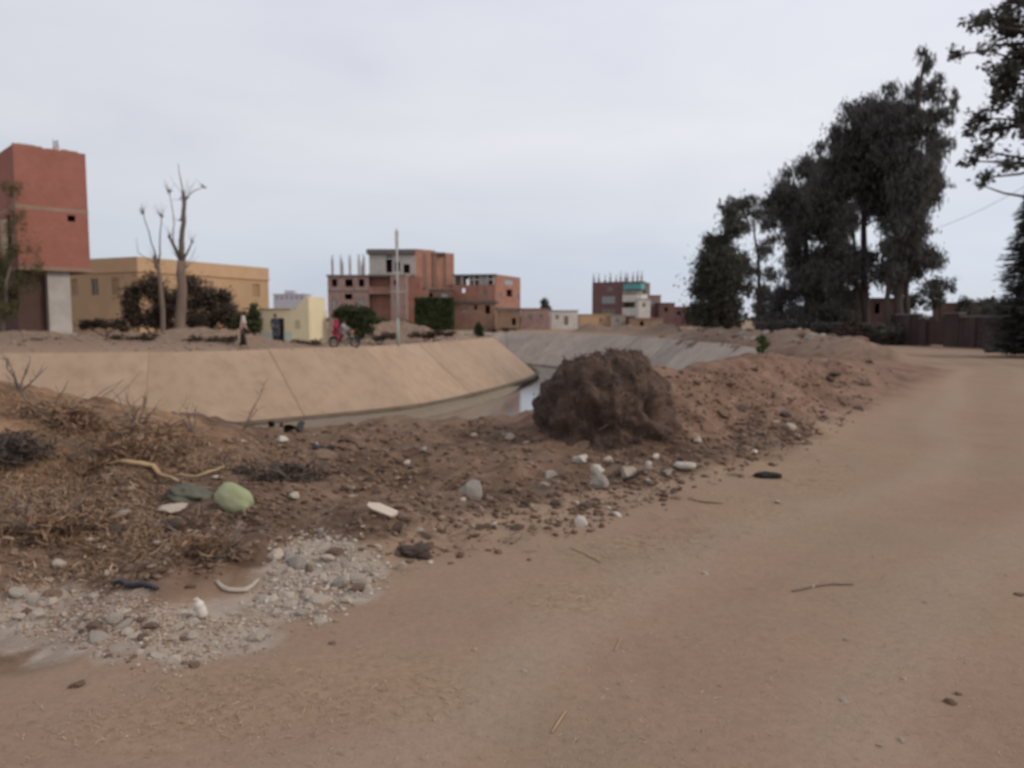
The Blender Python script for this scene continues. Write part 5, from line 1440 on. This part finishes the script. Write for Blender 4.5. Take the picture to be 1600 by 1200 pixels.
strew(POLY_R, 50, (8,30), [('stone_brown',.70),('clod_dark',.24),('stone_pale',.06)], 'earth lump', 'on the brown ridge,',
      {'right beside the root heap':(1060,640),'on its crest':(1180,585),'near the yellowish pale stone':(1234,665),'at its far end by the road':(1370,580),'on its road side slope':(1290,640)}, 'lumps on the brown ridge', 'clod', .55, 'clod', 8)
for k in range(110):
    y = rng.uniform(33, 70); i = np.argmin(abs(SPOIL[:,1]-y)); x = SPOIL[i,0] + rng.normal()*1.3
    m_ = ('stone_brown','clod_dark','stone_grey')[rng.choice(3, p=[.5,.2,.3])]
    o_ = stone(0, 0, 0, m_, f"{TONE[m_]} broken lump on the spoil ridge, {'right of the green weed' if y < 36 else ('just left of the green weed' if y < 45 else ('midway along' if y < 57 else 'towards its far end'))}", 'lumps on the spoil ridge', name='spoil_lump', h=.6, cat='rubble', pos=Vector((x,y,H(x,y))))
    k_ = rng.random()**2; o_.scale = (.12+.4*k_, .12+.35*k_, .08+.22*k_)

IC = None
def scatter(name, poly, n, size, mat, label, rng, flat=0.6, par=None, world=None):
    """tiny stones too many to count, as one object"""
    global IC
    if IC is None:
        bm = bmesh.new(); bmesh.ops.create_icosphere(bm, subdivisions=1, radius=1.0)
        IC = (np.array([v.co for v in bm.verts]), np.array([[v.index for v in f.verts] for f in bm.faces])); bm.free()
    if world is None:
        pp = zone_points(poly, n, rng) + rng.normal(size=(n,2))*np.array([16, 8])
        pp[:,1] = np.maximum(pp[:,1], 545)
        x, y, done = march(pp[:,0], pp[:,1]); done &= y < 60; x = x[done]; y = y[done]
    else:
        x, y = world
    keep = rng.random(len(x)) < np.clip(0.6 + 0.9*fbm(x, y, 0.7, 3, 91), 0.12, 1); x = x[keep]; y = y[keep]
    n = len(x); z = hgrid(x, y)
    bv, bf = IC
    sc_ = (size[0] + (size[1]-size[0])*rng.random(n)**2.2) * (1.0 if world is not None else np.maximum(0.5, np.hypot(x,y)/6)**0.5)
    q = rng.normal(size=(n,4)); q /= np.linalg.norm(q,axis=1)[:,None]
    w,a,b,c = q.T
    Rm = np.stack([np.stack([1-2*(b*b+c*c),2*(a*b-c*w),2*(a*c+b*w)],1),np.stack([2*(a*b+c*w),1-2*(a*a+c*c),2*(b*c-a*w)],1),np.stack([2*(a*c-b*w),2*(b*c+a*w),1-2*(a*a+b*b)],1)],1)
    an = np.stack([np.ones(n), rng.uniform(.55,1,n), rng.uniform(.4,.8,n)],1)
    jit = 1 + rng.normal(size=(n,len(bv),1))*0.16
    V_ = np.einsum('nij,nkj->nki', Rm, bv[None]*jit*an[:,None,:])
    V_[:,:,2] *= flat
    V_ = V_*sc_[:,None,None] + np.stack([x,y,z+sc_*0.18],1)[:,None,:]
    F = (bf[None] + (np.arange(n)*len(bv))[:,None,None]).reshape(-1,3)
    o = link(name, mesh_np(name, V_.reshape(-1,3), F, MATS[mat]))
    return tag(o, label, par or 'gravel', kind='stuff')
def speck_mat(name, stops, rough=0.95):
    """every few centimetres another stone colour"""
    m = bpy.data.materials.new(name); m.use_nodes = True
    t = m.node_tree; b = t.nodes['Principled BSDF']; b.inputs['Roughness'].default_value = rough; b.inputs['Specular IOR Level'].default_value = .2
    ge = N(t, 'ShaderNodeNewGeometry')
    r1 = N(t, 'ShaderNodeValToRGB'); ramp(r1, stops); r1.color_ramp.interpolation = 'CONSTANT'
    t.links.new(ge.outputs['Random Per Island'], r1.inputs[0]); t.links.new(r1.outputs[0], b.inputs['Base Color'])
    MATS[name] = m
speck_mat('grit_pale', [(0,(0.33,0.275,0.22)),(0.35,(0.41,0.35,0.285)),(0.6,(0.27,0.21,0.165)),(0.85,(0.49,0.43,0.36))])
speck_mat('grit_pink', [(0,(0.33,0.235,0.175)),(0.35,(0.40,0.305,0.24)),(0.65,(0.27,0.185,0.135)),(0.88,(0.49,0.41,0.33))])
speck_mat('grit_brown', [(0,(0.165,0.103,0.072)),(0.35,(0.11,0.068,0.048)),(0.65,(0.215,0.142,0.102)),(0.93,(0.28,0.21,0.16)),(0.985,(0.42,0.36,0.30))])
speck_mat('grit_road', [(0,(0.40,0.31,0.24)),(0.3,(0.24,0.17,0.13)),(0.6,(0.34,0.25,0.19)),(0.9,(0.56,0.5,0.42))])
scatter('rubble_grit', POLY_A, 2600, (0.003,0.026), 'grit_pale', 'pale grey mortar grit of the rubble patch', rng)
scatter('gravel_strip', POLY_B, 6500, (0.0025,0.02), 'grit_pink', 'pinkish crushed gravel strip at lower left', rng)
scatter('verge_grit', POLY_D, 8000, (0.006,0.045), 'grit_brown', 'brown crumbs of earth and stone covering the verge', rng, par='debris')
scatter('ridge_grit', POLY_R, 2600, (0.005,0.030), 'grit_brown', 'crumbled earth on the brown ridge', rng, par='debris')
scatter('road_grit', [(0,1040),(350,1040),(620,900),(1000,790),(1340,670),(1430,580),(1600,580),(1600,1200),(0,1200)], 1500, (0.002,0.0065), 'grit_road', 'tiny grit and crumbs strewn over the dirt road', rng)

nb = 5000
bx_ = rng.uniform(-36, 2, nb); by_ = rng.uniform(36, 80, nb)
okb = (-sdist(bx_, by_, BANK_FOOT) < -3.8); bx_, by_ = bx_[okb], by_[okb]
speck_mat('grit_bank', [(0,(0.22,0.15,0.11)),(0.35,(0.15,0.10,0.075)),(0.6,(0.30,0.22,0.165)),(0.9,(0.42,0.35,0.28))])
scatter('bank_grit', None, 0, (0.03,0.16), 'grit_bank', 'clods and broken brick strewn on the far bank', rng, par='debris', world=(bx_, by_))
# ---- dry straw and leaf litter
def straw(name, poly, n, ln, wd_, mat, label, rng, lift=0.01, up=0.25):
    pp = zone_points(poly, n, rng) + rng.normal(size=(n,2))*np.array([22, 10]); pp[:,1] = np.maximum(pp[:,1], 560)
    x, y, done = march(pp[:,0], pp[:,1]); done &= y < 40; x = x[done]; y = y[done]
    keep = rng.random(len(x)) < np.clip(0.55 + 1.3*fbm(x, y, 0.6, 3, 95), 0.05, 1); x = x[keep]; y = y[keep]; n = len(x)
    a = rng.uniform(0,6.283,n); L_ = rng.uniform(ln[0],ln[1],n)*np.maximum(.5,np.hypot(x,y)/6)**.4
    dx, dy_ = np.cos(a)*L_*.5, np.sin(a)*L_*.5
    z0 = hgrid(x-dx,y-dy_)+lift; z1 = hgrid(x+dx,y+dy_)+lift+np.abs(rng.normal(size=n))*up*L_; zm = np.maximum(hgrid(x,y)+lift, (z0+z1)/2)+.003
    A_ = np.stack([x-dx,y-dy_,z0],1); M_ = np.stack([x,y,zm],1) + rng.normal(size=(n,3))*.006; B_ = np.stack([x+dx,y+dy_,z1],1)
    w_ = rng.uniform(wd_[0],wd_[1],n)[:,None]; s_ = np.stack([-np.sin(a),np.cos(a),rng.normal(size=n)*.4],1)*w_
    V_ = np.stack([A_-s_*.6,A_+s_*.6,M_+s_,M_-s_,B_+s_*.4,B_-s_*.4],1).reshape(-1,3)
    b_ = np.arange(n)[:,None]*6
    F = np.concatenate([b_+np.array([[0,1,2,3]]), b_+np.array([[3,2,4,5]])])
    o = link(name, mesh_np(name, V_, F, MATS[mat])); tag(o, label, 'straw', kind='stuff')
speck_mat('straw_mix', [(0,(0.27,0.17,0.104)),(0.3,(0.19,0.117,0.072)),(0.55,(0.32,0.21,0.13)),(0.8,(0.225,0.145,0.094)),(0.96,(0.40,0.295,0.19))])
speck_mat('straw_dark', [(0,(0.13,0.088,0.06)),(0.4,(0.20,0.135,0.088)),(0.7,(0.085,0.06,0.044)),(0.92,(0.28,0.205,0.135))])
speck_mat('straw_light', [(0,(0.36,0.265,0.165)),(0.4,(0.30,0.21,0.125)),(0.75,(0.42,0.325,0.21))])
straw('mound_straw', [(0,605),(120,625),(260,680),(430,675),(450,740),(300,760),(260,860),(120,920),(0,900)], 14000, (.015,.085), (.002,.006), 'straw_mix', 'dry rust brown grass and leaf litter over the left mound', rng)
straw('verge_straw', POLY_D, 5000, (.04,.16), (.002,.005), 'straw_dark', 'dark dead stalks scattered through the verge', rng)
straw('road_straw', [(250,1060),(560,990),(720,1040),(700,1110),(400,1150),(60,1160)], 1700, (.015,.06), (.0008,.002), 'straw_light', 'flattened yellow straw on the road at bottom left', rng, .003, .08)
straw('roadside_straw', [(780,880),(1150,780),(1330,690),(1370,720),(1250,790),(1000,900),(850,970)], 1500, (.02,.09), (.001,.003), 'straw_light', 'flattened yellow straw along the road edge', rng, .004, .08)

straw('road_litter', [(0,1100),(350,1050),(620,900),(1000,790),(1340,670),(1430,590),(1600,590),(1600,1200),(0,1200)], 2600, (.012,.05), (.0008,.0022), 'straw_light', 'sparse straw bits and stalks strewn across the dirt road', rng, .003, .06)
# ---- single litter things
surf('plastic_green', (0.34, 0.37, 0.205), (0.25, 0.27, 0.15), 5, 0.7, 0.6, 9, cc=(0.27, 0.25, 0.16))
surf('plastic_dull_green', (0.13, 0.125, 0.09), (0.085, 0.08, 0.06), 4, 0.7, 0.4, 12)
surf('plastic_black', (0.030, 0.027, 0.026), (0.018, 0.016, 0.016), 5, 0.9, 0.4, 14)
surf('plastic_white', (0.62, 0.57, 0.51), (0.52, 0.47, 0.42), 6, 0.5)
surf('dirty_white', (0.42, 0.355, 0.29), (0.33, 0.275, 0.22), 6, 0.8)
surf('cloth_navy', (0.075, 0.075, 0.095), (0.035, 0.034, 0.042), 6, 0.9, 0.5, 20)
surf('wood_pale', (0.66, 0.56, 0.45), (0.55, 0.46, 0.36), 5, 0.8, stretch=(1,8,8))
surf('stalk_tan', (0.42, 0.29, 0.165), (0.34, 0.225, 0.125), 6, 0.85)
surf('rag_grey', (0.10, 0.085, 0.08), (0.05, 0.044, 0.042), 3, 0.95, 0.6, 12)
def blob(name, px, py, sx, sy, sz, mat, label, cat, rot=(0,0,0), dist=0.12, seed=0, dz=0.0, sq=2.4):
    """a lumpy stuffed thing: rounded-box solid with creases"""
    p = hit(px, py); bm = bmesh.new(); bmesh.ops.create_icosphere(bm, subdivisions=4, radius=1)
    for v in bm.verts:
        d = v.co.normalized(); r = (abs(d.x)**sq+abs(d.y)**sq+abs(d.z)**sq)**(-1/sq)
        r *= 1 + dist*mn.fractal(d*1.7+Vector((seed*3.1,0,0)), .8, 2.0, 4)
        v.co = Vector((d.x*sx, d.y*sy, d.z*sz))*r
    me = bpy.data.meshes.new(name); bm.to_mesh(me); bm.free(); me.polygons.foreach_set('use_smooth',[True]*len(me.polygons)); me.materials.append(MATS[mat])
    o = link(name, me, None, (p.x,p.y,p.z+sz*.6+dz), rot)
    return tag(o, label, cat)
gb = blob('green_bag', 366, 792, 0.15, 0.08, 0.105, 'plastic_green', 'pale lime green stuffed plastic bag lying on the rubbish', 'bag', (R(-25),R(26),R(-10)), .09, 4, 0.0, 2.7)
db_ = blob('green_sack', 300, 784, 0.19, 0.13, 0.075, 'plastic_dull_green', 'dull dark green sack half buried left of the lime bag', 'sack', (0.1,R(18),0.3), .35, 2)
def strip(name, px_path, wd_, mat, label, cat, lift=0.03, flat=0.35, n=8):
    pts = [hit(x, y) for x, y in px_path]; o = pts[0].copy()
    fine = []
    for a_, b_ in zip(pts[:-1], pts[1:]): fine += [a_.lerp(b_, k/4) for k in range(4)]
    fine.append(pts[-1]); fine = [Vector((f.x, f.y, H(f.x, f.y)+lift)) - o for f in fine]
    m_ = len(fine)
    ob = MB().tube(fine, [wd_*(0.55+0.45*math.sin(math.pi*(i+.6)/(m_+.2))) for i in range(m_)], n, flat=flat).build(name, MATS[mat], None, True, loc=o)
    return tag(ob, label, cat)
strip('black_rubber_scrap', [(424,668),(440,664),(452,676),(472,668)], 0.07, 'plastic_black', 'black curled rubber scrap on crest against canal bank', 'scrap', 0.08)
strip('black_rubber_scrap', [(490,700),(505,712),(522,706)], 0.05, 'plastic_black', 'short black rubber scrap beside the tilted brown slab', 'scrap', 0.05)
strip('dry_stalk', [(165,735),(200,732),(240,738),(278,762)], 0.028, 'stalk_tan', 'long curved tan palm stalk lying on the left mound', 'stalk', 0.06, 0.8)
strip('dry_stalk', [(270,752),(320,750),(352,736)], 0.014, 'stalk_tan', 'thin tan stalk above the lime green bag', 'stalk', 0.05, 0.9)
strip('dark_stick', [(975,760),(1005,745)], 0.022, 'plastic_black', 'short dark stick leaning by the rounded pale stone', 'stick', 0.06, 0.9)
strip('curved_white_strip', [(338,912),(358,926),(385,926),(405,910)], 0.015, 'dirty_white', 'curved off white strip in front of rubble patch', 'scrap', 0.02)
strip('white_slab', [(1055,732),(1086,736)], 0.06, 'stone_white', 'long white slab right of the grey broken stone', 'stone', 0.05, 0.6)
strip('navy_rag', [(176,916),(196,914),(220,918),(246,924)], 0.026, 'cloth_navy', 'crumpled navy blue and black rag on gravel strip', 'rag', 0.02, 0.6)
strip('crooked_stick', [(1238,925),(1270,918),(1300,914),(1334,914)], 0.008, 'bark_pale', 'thin crooked brown stick lying on the dirt road', 'stick', 0.006, 0.8)
strip('straw_stalk', [(892,857),(915,866),(940,880)], 0.007, 'stalk_tan', 'yellow straw stalk on road below the cluster', 'stalk', 0.005, 0.8)
strip('straw_stalk', [(862,1146),(884,1112)], 0.005, 'stalk_tan', 'pale straw stalk on road at bottom centre', 'stalk', 0.004, 0.8)
strip('straw_stalk', [(960,1018),(970,1000)], 0.004, 'stalk_tan', 'short pale straw stalk on road mid right', 'stalk', 0.004, 0.8)
strip('brown_stick', [(1075,780),(1100,786),(1130,788)], 0.009, 'bark_pale', 'brown stick at the road edge right of cluster', 'stick', 0.01, 0.8)
blob('black_bag', 1200, 746, 0.13, 0.07, 0.035, 'plastic_black', 'small flat black plastic bag at the road edge', 'bag', (0,0,-.2), .2, 5)
blob('grey_rag', 6, 716, 0.15, 0.12, 0.07, 'rag_grey', 'dark grey rag bundle on left mound at frame edge', 'rag', (0,.2,.2), .5, 6)
blob('dark_tuft', 650, 868, 0.10, 0.08, 0.045, 'clod_dark', 'dark matted plant tuft at the verge edge', 'plant tuft', (0,0,.2), .4, 7)
# pale broken board
p = hit(598, 806); bd = MB()
pr = [(-.13,-.022),(-.07,-.036),(.11,-.032),(.13,0.0),(.115,.032),(-.06,.036),(-.14,.008)]
bd.add([(x,y,-.009) for x,y in pr]+[(x,y,.009) for x,y in pr], [tuple(reversed(range(7))), tuple(range(7,14))]+[(i,(i+1)%7,(i+1)%7+7,i+7) for i in range(7)])
tag(bd.build('pale_board', MATS['wood_pale'], None, loc=(p.x,p.y,p.z+.045), rot=(R(28),R(10),R(-32))), 'pale broken board lying on the rubbish verge', 'board')
# white plastic bottle
p = hit(318, 968); bt = tag(empty('plastic_bottle', (p.x,p.y,p.z+.02)), 'small white plastic bottle upright on the gravel strip', 'bottle')
bt.rotation_euler = (R(10), R(-16), 0); bt.scale = (.85,.85,.85)
MB().lathe([(.028,0),(.032,.008),(.032,.055),(.029,.062),(.032,.07),(.032,.085),(.02,.103),(.013,.108)], 16, (0,0,0)).build('body', MATS['plastic_white'], bt, True)
MB().lathe([(.016,.108),(.016,.122),(.014,.124)], 16).build('cap', MATS['stone_white'], bt, False)
# ================================================================ PEOPLE AND THE MOTORCYCLE ON THE FAR BANK
surf('skin', (0.22, 0.125, 0.08), (0.19, 0.105, 0.068), 6, 0.6)
surf('hair_black', (0.012, 0.010, 0.010), (0.008, 0.007, 0.007), 9, 0.6)
surf('cloth_cream', (0.56, 0.48, 0.40), (0.47, 0.40, 0.33), 6, 0.9)
surf('cloth_pink', (0.42, 0.25, 0.23), (0.35, 0.205, 0.19), 6, 0.9)
surf('cloth_black', (0.022, 0.02, 0.022), (0.014, 0.013, 0.015), 6, 0.9)
surf('cloth_blue', (0.05, 0.058, 0.085), (0.035, 0.04, 0.06), 6, 0.9)
surf('cloth_magenta', (0.40, 0.035, 0.085), (0.30, 0.026, 0.065), 6, 0.85)
surf('cloth_beige', (0.30, 0.235, 0.18), (0.24, 0.185, 0.14), 6, 0.9)
surf('cloth_grey', (0.33, 0.31, 0.32), (0.26, 0.245, 0.25), 6, 0.9)
def skin_obj(name, verts, edges, radii, mat, parent, root=0):
    me = bpy.data.meshes.new(name); me.from_pydata([tuple(v) for v in verts], edges, []); me.update()
    o = link(name, me, parent)
    md = o.modifiers.new('Skin', 'SKIN'); md.use_smooth_shade = True
    for i, r_ in enumerate(radii):
        sv = me.skin_vertices[0].data[i]
        sv.radius = (r_, r_) if not isinstance(r_, tuple) else r_
        sv.use_root = (i == root)
    sb = o.modifiers.new('Subdivision', 'SUBSURF'); sb.levels = 1; sb.render_levels = 1
    me.materials.append(mat)
    return o
def person(label, loc, rz, J, top, bottom, head='hair', headmat='hair_black', robe=False):
    """J: joint positions. One continuous skinned body; clothes and hair are children"""
    root = tag(empty('person', loc, rz), label, 'person')
    v = []; e = []; r = []
    def add(p, rad, parent=None):
        v.append(Vector(p)); r.append(rad)
        if parent is not None: e.append((parent, len(v)-1))
        return len(v)-1
    pel = add(J['pelvis'], .125)
    sp = add(Vector(J['pelvis']).lerp(Vector(J['chest']), .5), .115, pel); ch = add(J['chest'], .135, sp)
    nk = add(J['neck'], .055, ch); hd0 = add(Vector(J['neck']).lerp(Vector(J['head']), .55), .075, nk); hd1 = add(J['head'], .095, hd0)
    add(Vector(J['head']) + (Vector(J['head'])-Vector(J['neck'])).normalized()*.075, .06, hd1)
    add(Vector(J['head']) + Vector(J.get('face', (0,-.085,-.015))), .018, hd1)       # nose
    for sd in ('l', 'r'):
        a = add(J['sho_'+sd], .06, ch); b_ = add(J['elb_'+sd], .042, a); c = add(J['wri_'+sd], .028, b_)
        d = (Vector(J['wri_'+sd])-Vector(J['elb_'+sd])).normalized(); pm = add(Vector(J['wri_'+sd])+d*.06, .028, c)
        s_ = d.cross(Vector((0,1,0.3))).normalized()
        for k, ln in enumerate((.06,.075,.08,.07)):
            f1 = add(v[pm]+d*.03+s_*(k-1.5)*.018, .009, pm); add(v[f1]+d*ln*.7+Vector((0,-.012,0)), .007, f1)
        add(v[c]+d*.05+s_*-.05, .010, pm)
        h = add(J['hip_'+sd], .095, pel); kn = add(J['kne_'+sd], .062, h); an = add(J['ank_'+sd], .042, kn)
        add(Vector(J['ank_'+sd]) + Vector(J.get('toe', (0,-.14,-.04))), .035, an)
    skin_obj('body', v, e, r, MATS['skin'], root)
    # shirt
    v2 = [Vector(J['pelvis'])+Vector((0,0,.02)), Vector(J['pelvis']).lerp(Vector(J['chest']), .5), Vector(J['chest']), Vector(J['neck'])-Vector((0,0,.02)),
          J['sho_l'], J['elb_l'], Vector(J['elb_l']).lerp(Vector(J['wri_l']), .8), J['sho_r'], J['elb_r'], Vector(J['elb_r']).lerp(Vector(J['wri_r']), .8)]
    skin_obj('shirt', v2, [(0,1),(1,2),(2,3),(2,4),(4,5),(5,6),(2,7),(7,8),(8,9)], [.15,.145,.165,.075,.085,.062,.05,.085,.062,.05], MATS[top], root)
    if robe:
        h0 = Vector(J['pelvis']); zlow = min(J['ank_l'][2], J['ank_r'][2])+.06
        MB().lathe([(.24,zlow),(.225,zlow+.3),(.185,h0.z-.1),(.165,h0.z+.1),(.16,h0.z+.16)], 16, (h0.x,h0.y,0), 1.0, .8).build('robe', MATS[bottom], root, True)
    else:
        v3 = [Vector(J['pelvis'])]; e3 = []; r3 = [.145]
        for sd in ('l', 'r'):
            b0 = len(v3); v3 += [J['hip_'+sd], J['kne_'+sd], J['ank_'+sd]]; r3 += [.115,.085,.07]; e3 += [(0,b0),(b0,b0+1),(b0+1,b0+2)]
        skin_obj('trousers', v3, e3, r3, MATS[bottom], root)
    hc = Vector(J['head'])
    if head == 'hair':
        MB().lathe([(.07,-.02),(.104,.0),(.108,.05),(.085,.095),(.03,.118)], 14, tuple(hc+Vector((0,.014,.005)))).build('hair', MATS[headmat], root, True)
    else:
        MB().lathe([(.17,-.30),(.15,-.18),(.11,-.10),(.118,.0),(.112,.06),(.085,.105),(.03,.125)], 14, tuple(hc+Vector((0,.022,.0)))).build('headscarf', MATS[headmat], root, True)
    return root
WALK = dict(pelvis=(0,0,.93), chest=(0,.0,1.30), neck=(0,-.01,1.46), head=(0,-.03,1.60), sho_l=(-.18,0,1.39), elb_l=(-.24,.10,1.13), wri_l=(-.24,.03,.90),
            sho_r=(.18,0,1.39), elb_r=(.24,-.08,1.13), wri_r=(.23,-.20,.93), hip_l=(-.09,0,.88), kne_l=(-.10,-.14,.50), ank_l=(-.10,-.16,.09),
            hip_r=(.09,0,.88), kne_r=(.10,.06,.48), ank_r=(.10,.26,.13))
STAND = dict(pelvis=(0,0,.93), chest=(0,.0,1.30), neck=(0,-.01,1.46), head=(0,-.02,1.60), sho_l=(-.18,0,1.39), elb_l=(-.23,.03,1.12), wri_l=(-.22,-.04,.88),
            sho_r=(.18,0,1.39), elb_r=(.23,.03,1.12), wri_r=(.20,-.06,.88), hip_l=(-.09,0,.88), kne_l=(-.11,-.02,.48), ank_l=(-.12,0,.09),
            hip_r=(.09,0,.88), kne_r=(.11,-.02,.48), ank_r=(.12,0,.09))
def on_bank(px, Y): 
    p = W(px, 540, Y); return Vector((p.x, p.y, H(p.x, p.y)))
person('walking person in pale headscarf and pinkish top with black skirt', on_bank(381, 41.6), R(100), WALK, 'cloth_pink', 'cloth_black', 'scarf', 'cloth_cream', True)
person('person in dark blue clothes standing at the cream shed door', on_bank(431, 47.2), R(20), STAND, 'cloth_blue', 'cloth_blue')

# ---- motorcycle, heading right
surf('tyre_rubber', (0.018, 0.018, 0.018), (0.012, 0.012, 0.012), 12, 0.9)
surf('steel', (0.35, 0.35, 0.36), (0.25, 0.25, 0.26), 6, 0.35, metal=1.0)
surf('bike_paint', (0.035, 0.03, 0.034), (0.025, 0.022, 0.024), 6, 0.35)
surf('seat_vinyl', (0.02, 0.018, 0.018), (0.014, 0.013, 0.013), 8, 0.6)
surf('lamp_amber', (0.65, 0.22, 0.05), (0.55, 0.18, 0.04), 6, 0.3)
mp_ = on_bank(538, 44.6); MC = tag(empty('motorcycle', mp_, R(-6)), 'dark motorcycle with orange lamp carrying two people on far bank', 'motorcycle')
def wheel(x):
    z = .29; n = 24
    tv = MB(); ring = []
    for k in range(n+1):
        t = 2*math.pi*k/n; ring.append((x+math.cos(t)*.255, 0, z+math.sin(t)*.255))
    tv.tube(ring, .045, 8, cap=False)
    w_ = empty('wheel'); w_.parent = MC
    tv.build('tyre', MATS['tyre_rubber'], w_, True)
    MB().tube([(x+math.cos(2*math.pi*k/n)*.205,0,z+math.sin(2*math.pi*k/n)*.205) for k in range(n+1)], .014, 6, cap=False).build('rim', MATS['steel'], w_, True)
    sp_ = MB().tube([(x,-.05,z),(x,.05,z)], .04, 10)
    for k in range(8):
        t = 2*math.pi*k/8; sp_.tube([(x,0,z),(x+math.cos(t)*.2,0,z+math.sin(t)*.2)], .006, 4)
    sp_.build('hub', MATS['steel'], w_)
wheel(-.62); wheel(.64)
MB().tube([(-.62,.07,.29),(-.25,.08,.36),(.05,.07,.34)], .022, 7).tube([(-.62,-.07,.29),(-.25,-.08,.36),(.05,-.07,.34)], .022, 7).build('swingarm', MATS['bike_paint'], MC, True)
MB().tube([(.05,0,.34),(.28,0,.45),(.40,0,.80),(.0,0,.72),(-.5,0,.72),(-.25,0,.36)], .028, 7).build('frame', MATS['bike_paint'], MC, True)
MB().tube([(.40,.06,.86),(.64,.06,.29)], .022, 7).build('fork_leg', MATS['steel'], MC, True)
MB().tube([(.40,-.06,.86),(.64,-.06,.29)], .022, 7).build('fork_leg', MATS['steel'], MC, True)
MB().tube([(.30,-.34,1.02),(.38,-.12,.98),(.38,.12,.98),(.30,.34,1.02)], .014, 7).build('handlebar', MATS['bike_paint'], MC, True)
MB().tube([(-.02,0,.78),(.1,0,.82),(.25,0,.82),(.36,0,.78)], [.06,.125,.13,.07], 12, flat=.8).build('fuel_tank', MATS['bike_paint'], MC, True)
MB().tube([(.0,0,.79),(-.2,0,.78),(-.5,0,.80),(-.72,0,.84)], [.09,.13,.13,.07], 10, flat=.45).build('seat', MATS['seat_vinyl'], MC, True)
MB().box(-.06,.22,-.11,.11,.30,.56).tube([(.08,0,.5),(.16,0,.70)], .08, 10).build('engine', MATS['steel'], MC)
MB().tube([(.2,-.12,.36),(-.1,-.15,.28),(-.4,-.15,.32),(-.8,-.15,.40)], [.025,.025,.045,.05], 8).build('exhaust', MATS['steel'], MC, True)
MB().tube([(.46,0,.90),(.56,0,.91)], [.09,.07], 14).build('headlight', MATS['lamp_amber'], MC, True)
MB().tube([(-.78,0,.74),(-.83,0,.73)], [.05,.04], 10).build('tail_light', MATS['lamp_amber'], MC, True)
for xx in (-.62, .64):
    MB().tube([(xx+math.cos(R(a))*.33, 0, .29+math.sin(R(a))*.33) for a in range(30, 151, 20)], .05, 6, flat=.5).build('mudguard', MATS['bike_paint'], MC, True)
def seated(x, lean, reach):
    """rider astride, facing +x (local -y is the face in J, so rotated)"""
    return dict(pelvis=(0,0,.88), chest=(0,-lean,1.22), neck=(0,-lean-.02,1.38), head=(0,-lean-.05,1.52), sho_l=(-.18,-lean,1.31), elb_l=(-.27,-lean-.15,1.10), wri_l=(-.29,-reach,1.05),
        sho_r=(.18,-lean,1.31), elb_r=(.27,-lean-.15,1.10), wri_r=(.29,-reach,1.05), hip_l=(-.11,-.02,.86), kne_l=(-.20,-.36,.70), ank_l=(-.19,-.16,.33), hip_r=(.11,-.02,.86), kne_r=(.20,-.36,.70), ank_r=(.19,-.16,.33))
def ride(x): 
    c, s_ = math.cos(R(-6)), math.sin(R(-6)); return Vector((mp_.x+x*c, mp_.y+x*s_, mp_.z))
person('motorcycle driver in grey shirt and beige trousers holding the handlebar', ride(-.14), R(84), seated(0,.10,.46), 'cloth_grey', 'cloth_beige')
person('passenger in magenta red clothes seated at the back of the motorcycle', ride(-.52), R(84), seated(0,.04,.34), 'cloth_magenta', 'cloth_magenta', 'scarf', 'cloth_magenta')
